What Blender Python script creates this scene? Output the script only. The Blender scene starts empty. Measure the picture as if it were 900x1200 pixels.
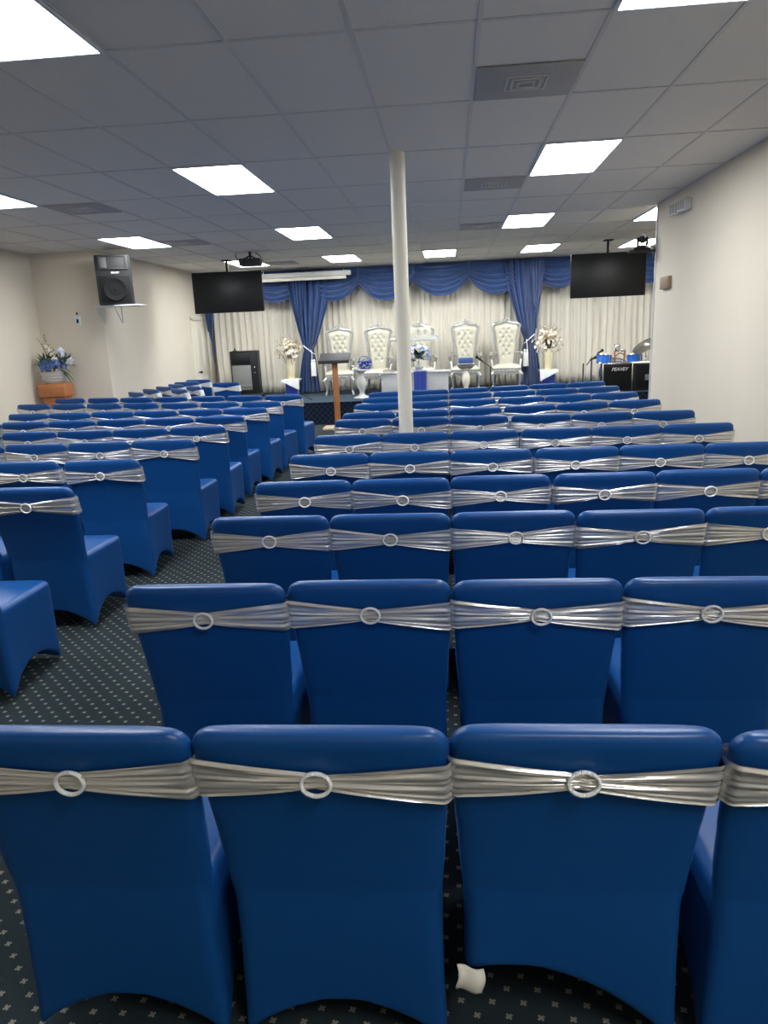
import bpy, bmesh, math, random
from mathutils import Vector, Matrix
PI = math.pi
R = math.radians
S = bpy.context.scene
C = S.collection
random.seed(7)

# ---------------------------------------------------------------- camera, world, exposure
F_PX, PITCH, YAW, ROLL = 844.79, 0.243252, 0.096511, -0.042783
cam = bpy.data.cameras.new('camera')
cam.sensor_fit = 'VERTICAL'
cam.sensor_height = 36
cam.lens = 36 * F_PX / 1200
cam.clip_start = 0.05
co = bpy.data.objects.new('camera', cam)
C.objects.link(co)
Fv = Vector((-math.sin(YAW) * math.cos(PITCH), math.cos(YAW) * math.cos(PITCH), -math.sin(PITCH)))
r0 = Fv.cross(Vector((0, 0, 1))).normalized()
u0 = r0.cross(Fv)
rv = math.cos(ROLL) * r0 + math.sin(ROLL) * u0
uv = -math.sin(ROLL) * r0 + math.cos(ROLL) * u0
M3 = Matrix((rv, uv, -Fv)).transposed()
co.matrix_world = Matrix.Translation((0, 0, 1.65)) @ M3.to_4x4()
S.camera = co
W = bpy.data.worlds.new('world')
S.world = W
W.use_nodes = True
W.node_tree.nodes['Background'].inputs[0].default_value = (0.8, 0.85, 1, 1)
W.node_tree.nodes['Background'].inputs[1].default_value = 0.05
S.view_settings.view_transform = 'Standard'
S.view_settings.look = 'None'
S.view_settings.gamma = 1
S.view_settings.use_curve_mapping = False
S.view_settings.exposure = 0.14
LIGHT = 25.0
CEIL = 3.049
GX, GY, TW, TD = -1.0443, 3.8495, 0.6096, 1.2192
STAGE_H, STAGE_Y = 0.42, 13.66

# ---------------------------------------------------------------- materials
MATS = {}
def mat(name, col, rough=0.6, metal=0.0, bump=None, var=None, spec=0.5, emit=None, trans=0, sheen=0, coat=0, alpha=None, aniso=0):
    m = bpy.data.materials.new(name)
    m.use_nodes = True
    nt = m.node_tree
    b = nt.nodes['Principled BSDF']
    b.inputs['Base Color'].default_value = (*col, 1)
    b.inputs['Roughness'].default_value = rough
    b.inputs['Metallic'].default_value = metal
    b.inputs['Specular IOR Level'].default_value = spec
    b.inputs['Transmission Weight'].default_value = trans
    b.inputs['Sheen Weight'].default_value = sheen
    b.inputs['Coat Weight'].default_value = coat
    if emit:
        b.inputs['Emission Color'].default_value = (*emit[0], 1)
        b.inputs['Emission Strength'].default_value = emit[1]
    tc = None
    if bump or var:
        tc = nt.nodes.new('ShaderNodeTexCoord')
    if bump:
        n = nt.nodes.new('ShaderNodeTexNoise')
        n.inputs['Scale'].default_value = bump[0]
        n.inputs['Detail'].default_value = 4
        nt.links.new(tc.outputs['Object'], n.inputs['Vector'])
        bp = nt.nodes.new('ShaderNodeBump')
        bp.inputs['Strength'].default_value = bump[1]
        bp.inputs['Distance'].default_value = bump[2] if len(bump) > 2 else 0.01
        nt.links.new(n.outputs['Fac'], bp.inputs['Height'])
        nt.links.new(bp.outputs['Normal'], b.inputs['Normal'])
    if var:
        n = nt.nodes.new('ShaderNodeTexNoise')
        n.inputs['Scale'].default_value = var[0]
        n.inputs['Detail'].default_value = 3
        nt.links.new(tc.outputs['Object'], n.inputs['Vector'])
        mx = nt.nodes.new('ShaderNodeMix')
        mx.data_type = 'RGBA'
        mx.inputs[6].default_value = (*col, 1)
        mx.inputs[7].default_value = (*var[1], 1)
        nt.links.new(n.outputs['Fac'], mx.inputs[0])
        nt.links.new(mx.outputs[2], b.inputs['Base Color'])
    MATS[name] = m
    return m

def M(n): return MATS[n]
mat('wall', (0.77, 0.69, 0.56), 0.75, bump=(60, 0.15, 0.004), var=(1.3, (0.70, 0.625, 0.505)))
mat('cream_paint', (0.82, 0.77, 0.64), 0.45, bump=(8, 0.15, 0.004))
mat('white_paint', (0.66, 0.66, 0.63), 0.4, bump=(30, 0.05, 0.002))
mat('tile', (0.84, 0.79, 0.70), 0.9, bump=(90, 0.5, 0.004), var=(160, (0.75, 0.70, 0.62)))
mat('tbar', (0.66, 0.62, 0.56), 0.5, bump=(40, 0.02))
mat('vent', (0.46, 0.44, 0.40), 0.7, var=(40, (0.40, 0.385, 0.35)))
mat('lamp_frame', (0.7, 0.7, 0.7), 0.4, bump=(40, 0.02))
mat('lamp_glow', (0.9, 0.9, 0.9), 0.5, emit=((0.93, 0.97, 1.0), LIGHT))
mat('blue_cover', (0.006, 0.070, 0.255), 0.36, spec=0.42, bump=(7, 0.12, 0.012))
mat('silver_satin', (0.78, 0.76, 0.73), 0.24, metal=0.65, bump=(90, 0.18, 0.004))
mat('white_satin', (0.85, 0.84, 0.82), 0.35, sheen=0.3, bump=(60, 0.05, 0.003))
mat('rhinestone', (0.86, 0.86, 0.85), 0.22, metal=0.15, coat=0.5, bump=(300, 0.4, 0.003))
mat('care_tag', (0.78, 0.74, 0.64), 0.8, bump=(120, 0.2, 0.002))
mat('blue_satin', (0.030, 0.080, 0.235), 0.38, sheen=0.3, bump=(30, 0.05, 0.003))
mat('royal_satin', (0.02, 0.05, 0.33), 0.4, sheen=0.3, bump=(30, 0.05, 0.003))
mat('drape_white', (0.80, 0.75, 0.64), 0.6, sheen=0.2, bump=(60, 0.05, 0.002))
mat('ivory_leather', (0.50, 0.47, 0.37), 0.35, bump=(80, 0.08, 0.002))
mat('silver_wood', (0.52, 0.51, 0.48), 0.32, metal=0.3, var=(25, (0.24, 0.235, 0.22)))
mat('black_plastic', (0.012, 0.012, 0.012), 0.5, spec=0.3, bump=(120, 0.1, 0.002))
mat('black_grille', (0.010, 0.010, 0.010), 0.8, spec=0.15, bump=(300, 0.6, 0.003))
mat('dark_grey', (0.035, 0.034, 0.034), 0.6, spec=0.3, bump=(60, 0.1, 0.002))
mat('grey_panel', (0.25, 0.25, 0.23), 0.45, var=(3, (0.17, 0.17, 0.155)))
mat('horn_grey', (0.10, 0.10, 0.098), 0.6, bump=(60, 0.1, 0.002))
mat('screen', (0.008, 0.009, 0.010), 0.38, spec=0.35, bump=(3, 0.01, 0.001))
mat('chrome', (0.75, 0.75, 0.76), 0.18, metal=1, bump=(20, 0.02, 0.001))
mat('wood', (0.42, 0.17, 0.055), 0.45, var=(14, (0.32, 0.11, 0.03)), bump=(40, 0.1, 0.002))
mat('orange_wood', (0.55, 0.21, 0.075), 0.5, var=(16, (0.42, 0.14, 0.05)), bump=(60, 0.3, 0.004))
mat('pale_wood', (0.66, 0.55, 0.38), 0.5, var=(10, (0.5, 0.4, 0.26)))
mat('plaque', (0.30, 0.20, 0.12), 0.5, var=(30, (0.3, 0.2, 0.11)))
mat('wicker', (0.60, 0.58, 0.54), 0.7, bump=(90, 0.8, 0.01), var=(60, (0.5, 0.48, 0.44)))
mat('vase_cream', (0.78, 0.70, 0.47), 0.25, coat=0.4, var=(6, (0.66, 0.58, 0.36)))
mat('blossom_white', (0.88, 0.85, 0.76), 0.7, var=(40, (0.7, 0.62, 0.45)))
mat('blossom_pink', (0.38, 0.26, 0.13), 0.7, var=(40, (0.62, 0.5, 0.33)))
mat('twig', (0.20, 0.13, 0.06), 0.8, var=(30, (0.12, 0.08, 0.04)))
mat('blossom_blue', (0.05, 0.11, 0.32), 0.7, var=(30, (0.16, 0.25, 0.52)))
mat('blossom_lilac', (0.58, 0.58, 0.74), 0.7, var=(30, (0.75, 0.75, 0.8)))
mat('leaf', (0.05, 0.11, 0.05), 0.6, var=(20, (0.12, 0.18, 0.07)))
mat('leaf_dark', (0.03, 0.06, 0.09), 0.6, var=(20, (0.05, 0.1, 0.08)))
mat('glass', (0.97, 0.98, 0.98), 0.06, trans=0.9, bump=(1, 0.0))
MATS['glass'].node_tree.nodes['Principled BSDF'].inputs['IOR'].default_value = 1.12
mat('drum_blue', (0.01, 0.16, 0.72), 0.2, coat=0.8, var=(30, (0.02, 0.22, 0.85)))
mat('drum_skin', (0.82, 0.82, 0.80), 0.5, bump=(30, 0.03, 0.001))
mat('cymbal_metal', (0.28, 0.26, 0.22), 0.3, metal=0.9, bump=(60, 0.1, 0.001))
mat('table_white', (0.62, 0.61, 0.60), 0.45, bump=(30, 0.05, 0.002))
mat('brown_book', (0.16, 0.10, 0.06), 0.6, bump=(60, 0.2, 0.002))
mat('letters', (0.8, 0.8, 0.8), 0.4, bump=(10, 0.02, 0.001))

def math_node(nt, op, a, b=None):
    n = nt.nodes.new('ShaderNodeMath')
    n.operation = op
    for i, v in enumerate((a, b)):
        if v is None: continue
        if isinstance(v, (int, float)): n.inputs[i].default_value = v
        else: nt.links.new(v, n.inputs[i])
    return n.outputs[0]

def carpet_mat(name, base, dot, p, size, axes=('X', 'Y'), lattice=False):
    m = mat(name, base, 0.95, spec=0.1)
    nt = m.node_tree
    b = nt.nodes['Principled BSDF']
    geo = nt.nodes.new('ShaderNodeNewGeometry')
    sp = nt.nodes.new('ShaderNodeSeparateXYZ')
    nt.links.new(geo.outputs['Position'], sp.inputs[0])
    masks = []
    X, Y = sp.outputs[axes[0]], sp.outputs[axes[1]]
    if lattice:
        for sg in (1, -1):
            s = math_node(nt, 'DIVIDE', math_node(nt, 'ADD', X, math_node(nt, 'MULTIPLY', Y, sg)), p)
            f = math_node(nt, 'ABSOLUTE', math_node(nt, 'SUBTRACT', math_node(nt, 'FRACT', s), 0.5))
            masks.append(math_node(nt, 'LESS_THAN', f, size))
    else:
        for sh in (0.0, 0.5):
            u = math_node(nt, 'SUBTRACT', math_node(nt, 'FRACT', math_node(nt, 'ADD', math_node(nt, 'DIVIDE', X, p), sh)), 0.5)
            v = math_node(nt, 'SUBTRACT', math_node(nt, 'FRACT', math_node(nt, 'ADD', math_node(nt, 'DIVIDE', Y, p), sh)), 0.5)
            # small x-shaped tuft: two short crossing strokes
            d1 = math_node(nt, 'ABSOLUTE', math_node(nt, 'SUBTRACT', math_node(nt, 'MULTIPLY', u, 0.7), v))
            d2 = math_node(nt, 'ABSOLUTE', math_node(nt, 'ADD', math_node(nt, 'MULTIPLY', u, 1.0), math_node(nt, 'MULTIPLY', v, 0.8)))
            mn = math_node(nt, 'MINIMUM', d1, d2)
            r = math_node(nt, 'ADD', math_node(nt, 'ABSOLUTE', u), math_node(nt, 'ABSOLUTE', v))
            masks.append(math_node(nt, 'MULTIPLY', math_node(nt, 'LESS_THAN', mn, 0.052), math_node(nt, 'LESS_THAN', r, size)))
    mk = math_node(nt, 'MAXIMUM', masks[0], masks[1])
    nz = nt.nodes.new('ShaderNodeTexNoise')
    nz.inputs['Scale'].default_value = 220
    nt.links.new(geo.outputs['Position'], nz.inputs['Vector'])
    mx0 = nt.nodes.new('ShaderNodeMix'); mx0.data_type = 'RGBA'
    mx0.inputs[6].default_value = (*[c * 0.6 for c in base], 1)
    mx0.inputs[7].default_value = (*[c * 1.5 for c in base], 1)
    nt.links.new(nz.outputs['Fac'], mx0.inputs[0])
    mx = nt.nodes.new('ShaderNodeMix'); mx.data_type = 'RGBA'
    nt.links.new(mk, mx.inputs[0])
    nt.links.new(mx0.outputs[2], mx.inputs[6])
    mx.inputs[7].default_value = (*dot, 1)
    nt.links.new(mx.outputs[2], b.inputs['Base Color'])
    bp = nt.nodes.new('ShaderNodeBump')
    bp.inputs['Strength'].default_value = 0.4
    bp.inputs['Distance'].default_value = 0.004
    nt.links.new(nz.outputs['Fac'], bp.inputs['Height'])
    nt.links.new(bp.outputs['Normal'], b.inputs['Normal'])
    return m
carpet_mat('carpet', (0.020, 0.029, 0.034), (0.22, 0.21, 0.17), 0.078, 0.165)
carpet_mat('stage_deck', (0.040, 0.058, 0.078), (0.09, 0.11, 0.125), 0.078, 0.21)
carpet_mat('stage_front', (0.008, 0.014, 0.028), (0.045, 0.065, 0.10), 0.11, 0.045, ('X', 'Z'), True)

# ---------------------------------------------------------------- mesh helpers
def bm_(): return bmesh.new()
def box(bm, c, s, bevel=0.0, rot=None):
    r = bmesh.ops.create_cube(bm, size=1.0)
    vs = r['verts']
    bmesh.ops.scale(bm, vec=Vector(s), verts=vs)
    if bevel:
        es = list({e for v in vs for e in v.link_edges})
        rr = bmesh.ops.bevel(bm, geom=es, offset=bevel, segments=2, affect='EDGES', profile=0.5)
        vs = list({v for f in rr['faces'] for v in f.verts} | {v for v in vs if v.is_valid})
    if rot is not None:
        bmesh.ops.rotate(bm, cent=(0, 0, 0), matrix=rot, verts=vs)
    bmesh.ops.translate(bm, vec=Vector(c), verts=vs)
    return vs
def frame_at(t):
    t = t.normalized()
    a = Vector((0, 0, 1)) if abs(t.z) < 0.9 else Vector((1, 0, 0))
    x = t.cross(a).normalized()
    return x, t.cross(x).normalized()
def tube(bm, pts, rad, n=8, closed=False):
    pts = [Vector(p) for p in pts]
    if not isinstance(rad, (list, tuple)): rad = [rad] * len(pts)
    rings = []
    for i, p in enumerate(pts):
        if closed: t = pts[(i + 1) % len(pts)] - pts[i - 1]
        else: t = pts[min(i + 1, len(pts) - 1)] - pts[max(i - 1, 0)]
        if t.length < 1e-9: t = Vector((0, 0, 1))
        x, y = frame_at(t)
        if rings and x.dot(px) < 0 and abs(x.dot(px)) > 0.5: x, y = -x, -y
        px = x
        rings.append([bm.verts.new(p + (x * math.cos(2 * PI * k / n) + y * math.sin(2 * PI * k / n)) * rad[i]) for k in range(n)])
    m = len(rings)
    for i in range(m if closed else m - 1):
        a, b = rings[i], rings[(i + 1) % m]
        for k in range(n):
            bm.faces.new((a[k], a[(k + 1) % n], b[(k + 1) % n], b[k]))
    if not closed:
        bm.faces.new(rings[0][::-1]); bm.faces.new(rings[-1])
def lathe(bm, prof, c=(0, 0, 0), n=24, sx=1, sy=1):
    c = Vector(c)
    rings = []
    for r, z in prof:
        rings.append([bm.verts.new(c + Vector((sx * r * math.cos(2 * PI * k / n), sy * r * math.sin(2 * PI * k / n), z))) for k in range(n)])
    for a, b in zip(rings, rings[1:]):
        for k in range(n):
            bm.faces.new((a[k], a[(k + 1) % n], b[(k + 1) % n], b[k]))
    if prof[0][0] > 1e-4: bm.faces.new(rings[0][::-1])
    if prof[-1][0] > 1e-4: bm.faces.new(rings[-1])
def ball(bm, c, r, u=10, v=7, s=(1, 1, 1)):
    rr = bmesh.ops.create_uvsphere(bm, u_segments=u, v_segments=v, radius=r)
    bmesh.ops.scale(bm, vec=Vector(s), verts=rr['verts'])
    bmesh.ops.translate(bm, vec=Vector(c), verts=rr['verts'])
def grid(bm, nu, nv, f, wrap=False):
    V = [[bm.verts.new(f(i / (nu if wrap else nu - 1), j / (nv - 1))) for j in range(nv)] for i in range(nu)]
    for i in range(nu if wrap else nu - 1):
        for j in range(nv - 1):
            a = V[i]; b = V[(i + 1) % nu]
            bm.faces.new((a[j], b[j], b[j + 1], a[j + 1]))
    return V
def prism(bm, pts, y0, y1):
    """closed outline in xz extruded from y0 to y1"""
    a = [bm.verts.new((x, y0, z)) for x, z in pts]
    b = [bm.verts.new((x, y1, z)) for x, z in pts]
    n = len(pts)
    bm.faces.new(a); bm.faces.new(b[::-1])
    for i in range(n): bm.faces.new((a[i], b[i], b[(i + 1) % n], a[(i + 1) % n]))
def obj(name, bm, m, parent=None, smooth=True, loc=None, solid=0, kind=None, label=None, sub=0):
    bmesh.ops.recalc_face_normals(bm, faces=bm.faces)
    me = bpy.data.meshes.new(name)
    bm.to_mesh(me); bm.free()
    me.materials.append(M(m) if isinstance(m, str) else m)
    if smooth:
        for p in me.polygons: p.use_smooth = True
        try: me.set_sharp_from_angle(angle=R(40))
        except Exception: pass
    o = bpy.data.objects.new(name, me)
    C.objects.link(o)
    if parent: o.parent = parent
    if loc: o.location = loc
    if solid:
        s = o.modifiers.new('solid', 'SOLIDIFY'); s.thickness = solid; s.offset = 0
    if sub:
        s = o.modifiers.new('sub', 'SUBSURF'); s.levels = sub; s.render_levels = sub
    if kind: o['kind'] = kind
    if label: o['label'] = label
    return o
def thing(name, label, cat, loc=(0, 0, 0), rz=0.0, group=None):
    o = bpy.data.objects.new(name, None)
    o.empty_display_size = 0.1
    C.objects.link(o)
    o.location = loc; o.rotation_euler = (0, 0, rz)
    o['label'] = label; o['category'] = cat
    if group: o['group'] = group
    return o
def tag(o, label, cat, group=None):
    o['label'] = label; o['category'] = cat
    if group: o['group'] = group
    return o
def struct(name, bm, m, smooth=False):
    return obj(name, bm, m, None, smooth, kind='structure')
def dup(root, loc, rz, label, group=None):
    r = root.copy(); C.objects.link(r)
    r.location = loc; r.rotation_euler = (0, 0, rz); r['label'] = label
    if group: r['group'] = group
    for ch in list(root.children):
        c = ch.copy(); C.objects.link(c); c.parent = r
        for g in list(ch.children):
            d = g.copy(); C.objects.link(d); d.parent = c
    return r
def text_mesh(name, s, size, m, parent, loc, rot, extrude=0.002, italic=0.0, font_bold=0.0):
    cu = bpy.data.curves.new(name, 'FONT')
    cu.body = s; cu.size = size; cu.extrude = extrude; cu.align_x = 'CENTER'; cu.align_y = 'CENTER'
    cu.shear = italic; cu.offset = font_bold
    t = bpy.data.objects.new(name, cu); C.objects.link(t)
    dg = bpy.context.evaluated_depsgraph_get(); dg.update()
    me = bpy.data.meshes.new_from_object(t.evaluated_get(dg))
    bpy.data.objects.remove(t); bpy.data.curves.remove(cu)
    me.materials.clear(); me.materials.append(M(m))
    o = bpy.data.objects.new(name, me); C.objects.link(o)
    o.parent = parent; o.location = loc; o.rotation_euler = rot
    return o

# ---------------------------------------------------------------- room shell
XL, XLF, XR, XRF, YB, YF, YW = -6.4, -5.34, 2.6, 5.6, -2.2, 16.55, 9.75
bm = bm_(); box(bm, ((XL + XRF) / 2, (YB + YF) / 2, -0.05), (XRF - XL + 0.4, YF - YB + 0.4, 0.1)); struct('floor', bm, 'carpet')
bm = bm_(); box(bm, ((XL + XRF) / 2, (YB + YF) / 2, CEIL + 0.06), (XRF - XL + 0.4, YF - YB + 0.4, 0.12)); struct('ceiling', bm, 'tile')
H2 = CEIL / 2
bm = bm_(); box(bm, (XL - 0.1, (YB + 11.2) / 2, H2), (0.2, 11.2 - YB + 0.2, CEIL)); struct('wall_left', bm, 'wall')
bm = bm_(); box(bm, ((XL + XLF) / 2 - 0.05, 11.3, H2), (XLF - XL + 0.1, 0.2, CEIL)); struct('wall_corner', bm, 'wall')
bm = bm_(); box(bm, (XLF - 0.1, (11.4 + YF) / 2, H2), (0.2, YF - 11.4, CEIL)); struct('wall_far_left', bm, 'wall')
bm = bm_(); box(bm, (XR + 0.1, (YB + YW) / 2, H2), (0.2, YW - YB, CEIL)); struct('wall_right', bm, 'wall')
bm = bm_(); box(bm, ((XR + 0.2 + XRF) / 2, YW - 0.1, H2), (XRF - XR - 0.2, 0.2, CEIL)); struct('wall_right_return', bm, 'wall')
bm = bm_(); box(bm, (XRF + 0.1, (YW - 0.2 + YF) / 2, H2), (0.2, YF - YW + 0.4, CEIL)); struct('wall_far_right', bm, 'wall')
bm = bm_(); box(bm, ((XLF + XRF) / 2, YF + 0.1, H2), (XRF - XLF + 0.4, 0.2, CEIL)); struct('wall_front', bm, 'wall')
bm = bm_(); box(bm, ((XL + XR) / 2, YB - 0.1, H2), (XR - XL + 0.4, 0.2, CEIL)); struct('wall_back', bm, 'wall')
# ceiling T-bar grid
bm = bm_()
i = -9
while GX + i * TW < XRF:
    x = GX + i * TW
    if x > XL: 
        y0 = YB if x < XR else YW
        y1 = YF
        box(bm, (x, (y0 + y1) / 2, CEIL - 0.002), (0.024, y1 - y0, 0.006))
    i += 1
j = -5
while GY + j * TD < YF:
    y = GY + j * TD
    if y > YB:
        box(bm, ((XL + XRF) / 2, y, CEIL - 0.002), (XRF - XL, 0.024, 0.0055))
    j += 1
struct('trim_1', bm, 'tbar')
# wall angle around the ceiling
bm = bm_()
box(bm, (XR - 0.012, (YB + YW) / 2, CEIL - 0.004), (0.024, YW - YB, 0.008))
box(bm, (XL + 0.012, (YB + 11.2) / 2, CEIL - 0.004), (0.024, 11.2 - YB, 0.008))
box(bm, (XLF + 0.012, (11.2 + YF) / 2, CEIL - 0.004), (0.024, YF - 11.2, 0.008))
struct('trim_2', bm, 'tbar')
# corner bead on the end of the right-hand wall
bm = bm_(); box(bm, (XR + 0.0, YW + 0.004, H2), (0.03, 0.03, CEIL), 0.006); struct('trim_3', bm, 'white_paint')
# baseboards
bm = bm_(); box(bm, (XR - 0.008, (YB + YW) / 2, 0.05), (0.016, YW - YB, 0.10), 0.004); struct('baseboard_right', bm, 'cream_paint')
bm = bm_(); box(bm, (XL + 0.008, (YB + 11.2) / 2, 0.05), (0.016, 11.2 - YB, 0.10), 0.004); struct('baseboard_left', bm, 'cream_paint')
bm = bm_(); box(bm, ((XL + XLF) / 2, 11.192, 0.05), (XLF - XL, 0.016, 0.10), 0.004); struct('baseboard_corner', bm, 'cream_paint')
# door in the far left wall
door = bpy.data.objects.new('door_1', None); C.objects.link(door); door.location = (XLF, 15.6, 0); door['kind'] = 'structure'
bm = bm_()
box(bm, (0.015, 0, 1.03), (0.03, 0.86, 2.06), 0.004)
for dz, dh in ((0.55, 0.75), (1.5, 0.8)):
    for dy in (-0.2, 0.2):
        box(bm, (0.031, dy, dz), (0.006, 0.28, dh), 0.003)
obj('door_panel', bm, 'cream_paint', door)
bm = bm_()
for dy in (-0.48, 0.48): box(bm, (0.02, dy, 1.06), (0.04, 0.09, 2.12), 0.006)
box(bm, (0.02, 0, 2.115), (0.04, 1.05, 0.09), 0.006)
obj('door_frame', bm, 'cream_paint', door)
bm = bm_(); tube(bm, [(0.03, -0.36, 1.0), (0.075, -0.36, 1.0)], 0.012); ball(bm, (0.09, -0.36, 1.0), 0.028)
obj('door_knob', bm, 'dark_grey', door)
# stage platform
bm = bm_(); box(bm, ((-4.78 + XRF) / 2, (STAGE_Y + YF) / 2, STAGE_H / 2), (XRF + 4.78, YF - STAGE_Y, STAGE_H - 0.001))
struct('stage_riser', bm, 'stage_front')
bm = bm_(); box(bm, ((-4.78 + XRF) / 2, (STAGE_Y + YF) / 2 - 0.01, STAGE_H - 0.004), (XRF + 4.78, YF - STAGE_Y + 0.02, 0.012), 0.003)
struct('stage_deck', bm, 'stage_deck')

# ---------------------------------------------------------------- ceiling lights and vents
def ceiling_light(i, j, label):
    x, y = GX + (i + 0.5) * TW, GY + (j + 0.5) * TD
    t = thing('ceiling_light', label, 'ceiling light', (x, y, CEIL), 0, 'ceiling panel lights')
    bm = bm_()
    w, d = TW / 2 - 0.006, TD / 2 - 0.006
    for s in (-1, 1):
        box(bm, (s * w, 0, -0.008), (0.022, 2 * d + 0.02, 0.016), 0.003)
        box(bm, (0, s * d, -0.008), (2 * w, 0.022, 0.0155), 0.003)
    obj('light_frame', bm, 'lamp_frame', t)
    bm = bm_(); box(bm, (0, 0, -0.006), (2 * w - 0.02, 2 * d - 0.02, 0.006))
    obj('diffuser', bm, 'lamp_glow', t, smooth=False)
for i, j, l in [(-2, -1, 'large bright ceiling panel light cut by the top left corner'),
                (3, -1, 'ceiling panel light cut by the top edge, near the right wall'),
                (-2, 2, 'bright ceiling panel light left of the column, nearest fully visible one'),
                (3, 2, 'bright ceiling panel light right of the column, nearest fully visible one'),
                (-2, 5, 'middle ceiling panel light in the line just left of the column'),
                (3, 5, 'middle ceiling panel light in the line right of the column'),
                (-2, 8, 'far small ceiling panel light just left of the column top'),
                (4, 8, 'far ceiling panel light beside the right hanging television pole'),
                (1, 8, 'small ceiling panel light just right of the column, above the valance'),
                (-5, 8, 'ceiling panel light behind the projector'),
                (-6, 2, 'ceiling panel light cut by the left edge of the photo'),
                (-6, 5, 'ceiling panel light above the black wall speaker'),
                (6, 5, 'ceiling panel light just beyond the end of the right wall'),
                (7, 8, 'ceiling panel light behind the small camera above the right television'),
                (-6, -1, 'unseen ceiling panel light added outside the frame, far left of the camera'),  # unseen panel, added for more light on the left side
                (3, -4, 'unseen ceiling panel light added behind the camera, near the right wall')]:  # unseen panel, added to brighten the backs of the nearest chairs
    ceiling_light(i, j, l)
def vent(x, y, w, d, label):
    t = thing('ceiling_vent', label, 'vent', (x, y, CEIL), 0, 'grey ceiling vents')
    bm = bm_(); box(bm, (0, 0, -0.008), (w, d, 0.008), 0.002); obj('vent_plate', bm, 'vent', t)
    bm = bm_()
    for k in range(3):
        s = 0.40 - 0.12 * k
        z = -0.014 - 0.004 * k
        for q in (-1, 1):
            box(bm, (q * s * w / 2, 0, z), (0.012, s * d, 0.008), 0.002)
            box(bm, (0, q * s * d / 2, z), (s * w, 0.012, 0.0075), 0.002)
    obj('diffuser_rings', bm, 'tbar', t)
def cell(i, j, lab): vent(GX + (i + 0.5) * TW, GY + (j + 0.25) * TD, TW - 0.03, TD / 2 - 0.03, lab)
cell(2, 0.5, 'large dark grey ceiling vent above and right of the column')
cell(2, 3, 'small grey ceiling vent just right of the column top')
cell(-5, 3, 'grey ceiling vent beside the light at the left edge')
cell(-5, 5.5, 'grey ceiling vent right of the light above the wall speaker')
cell(-4, 8.5, 'faint grey ceiling vent just right of the projector')
cell(2, 5.5, 'faint grey ceiling vent left of the middle right light')

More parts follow.
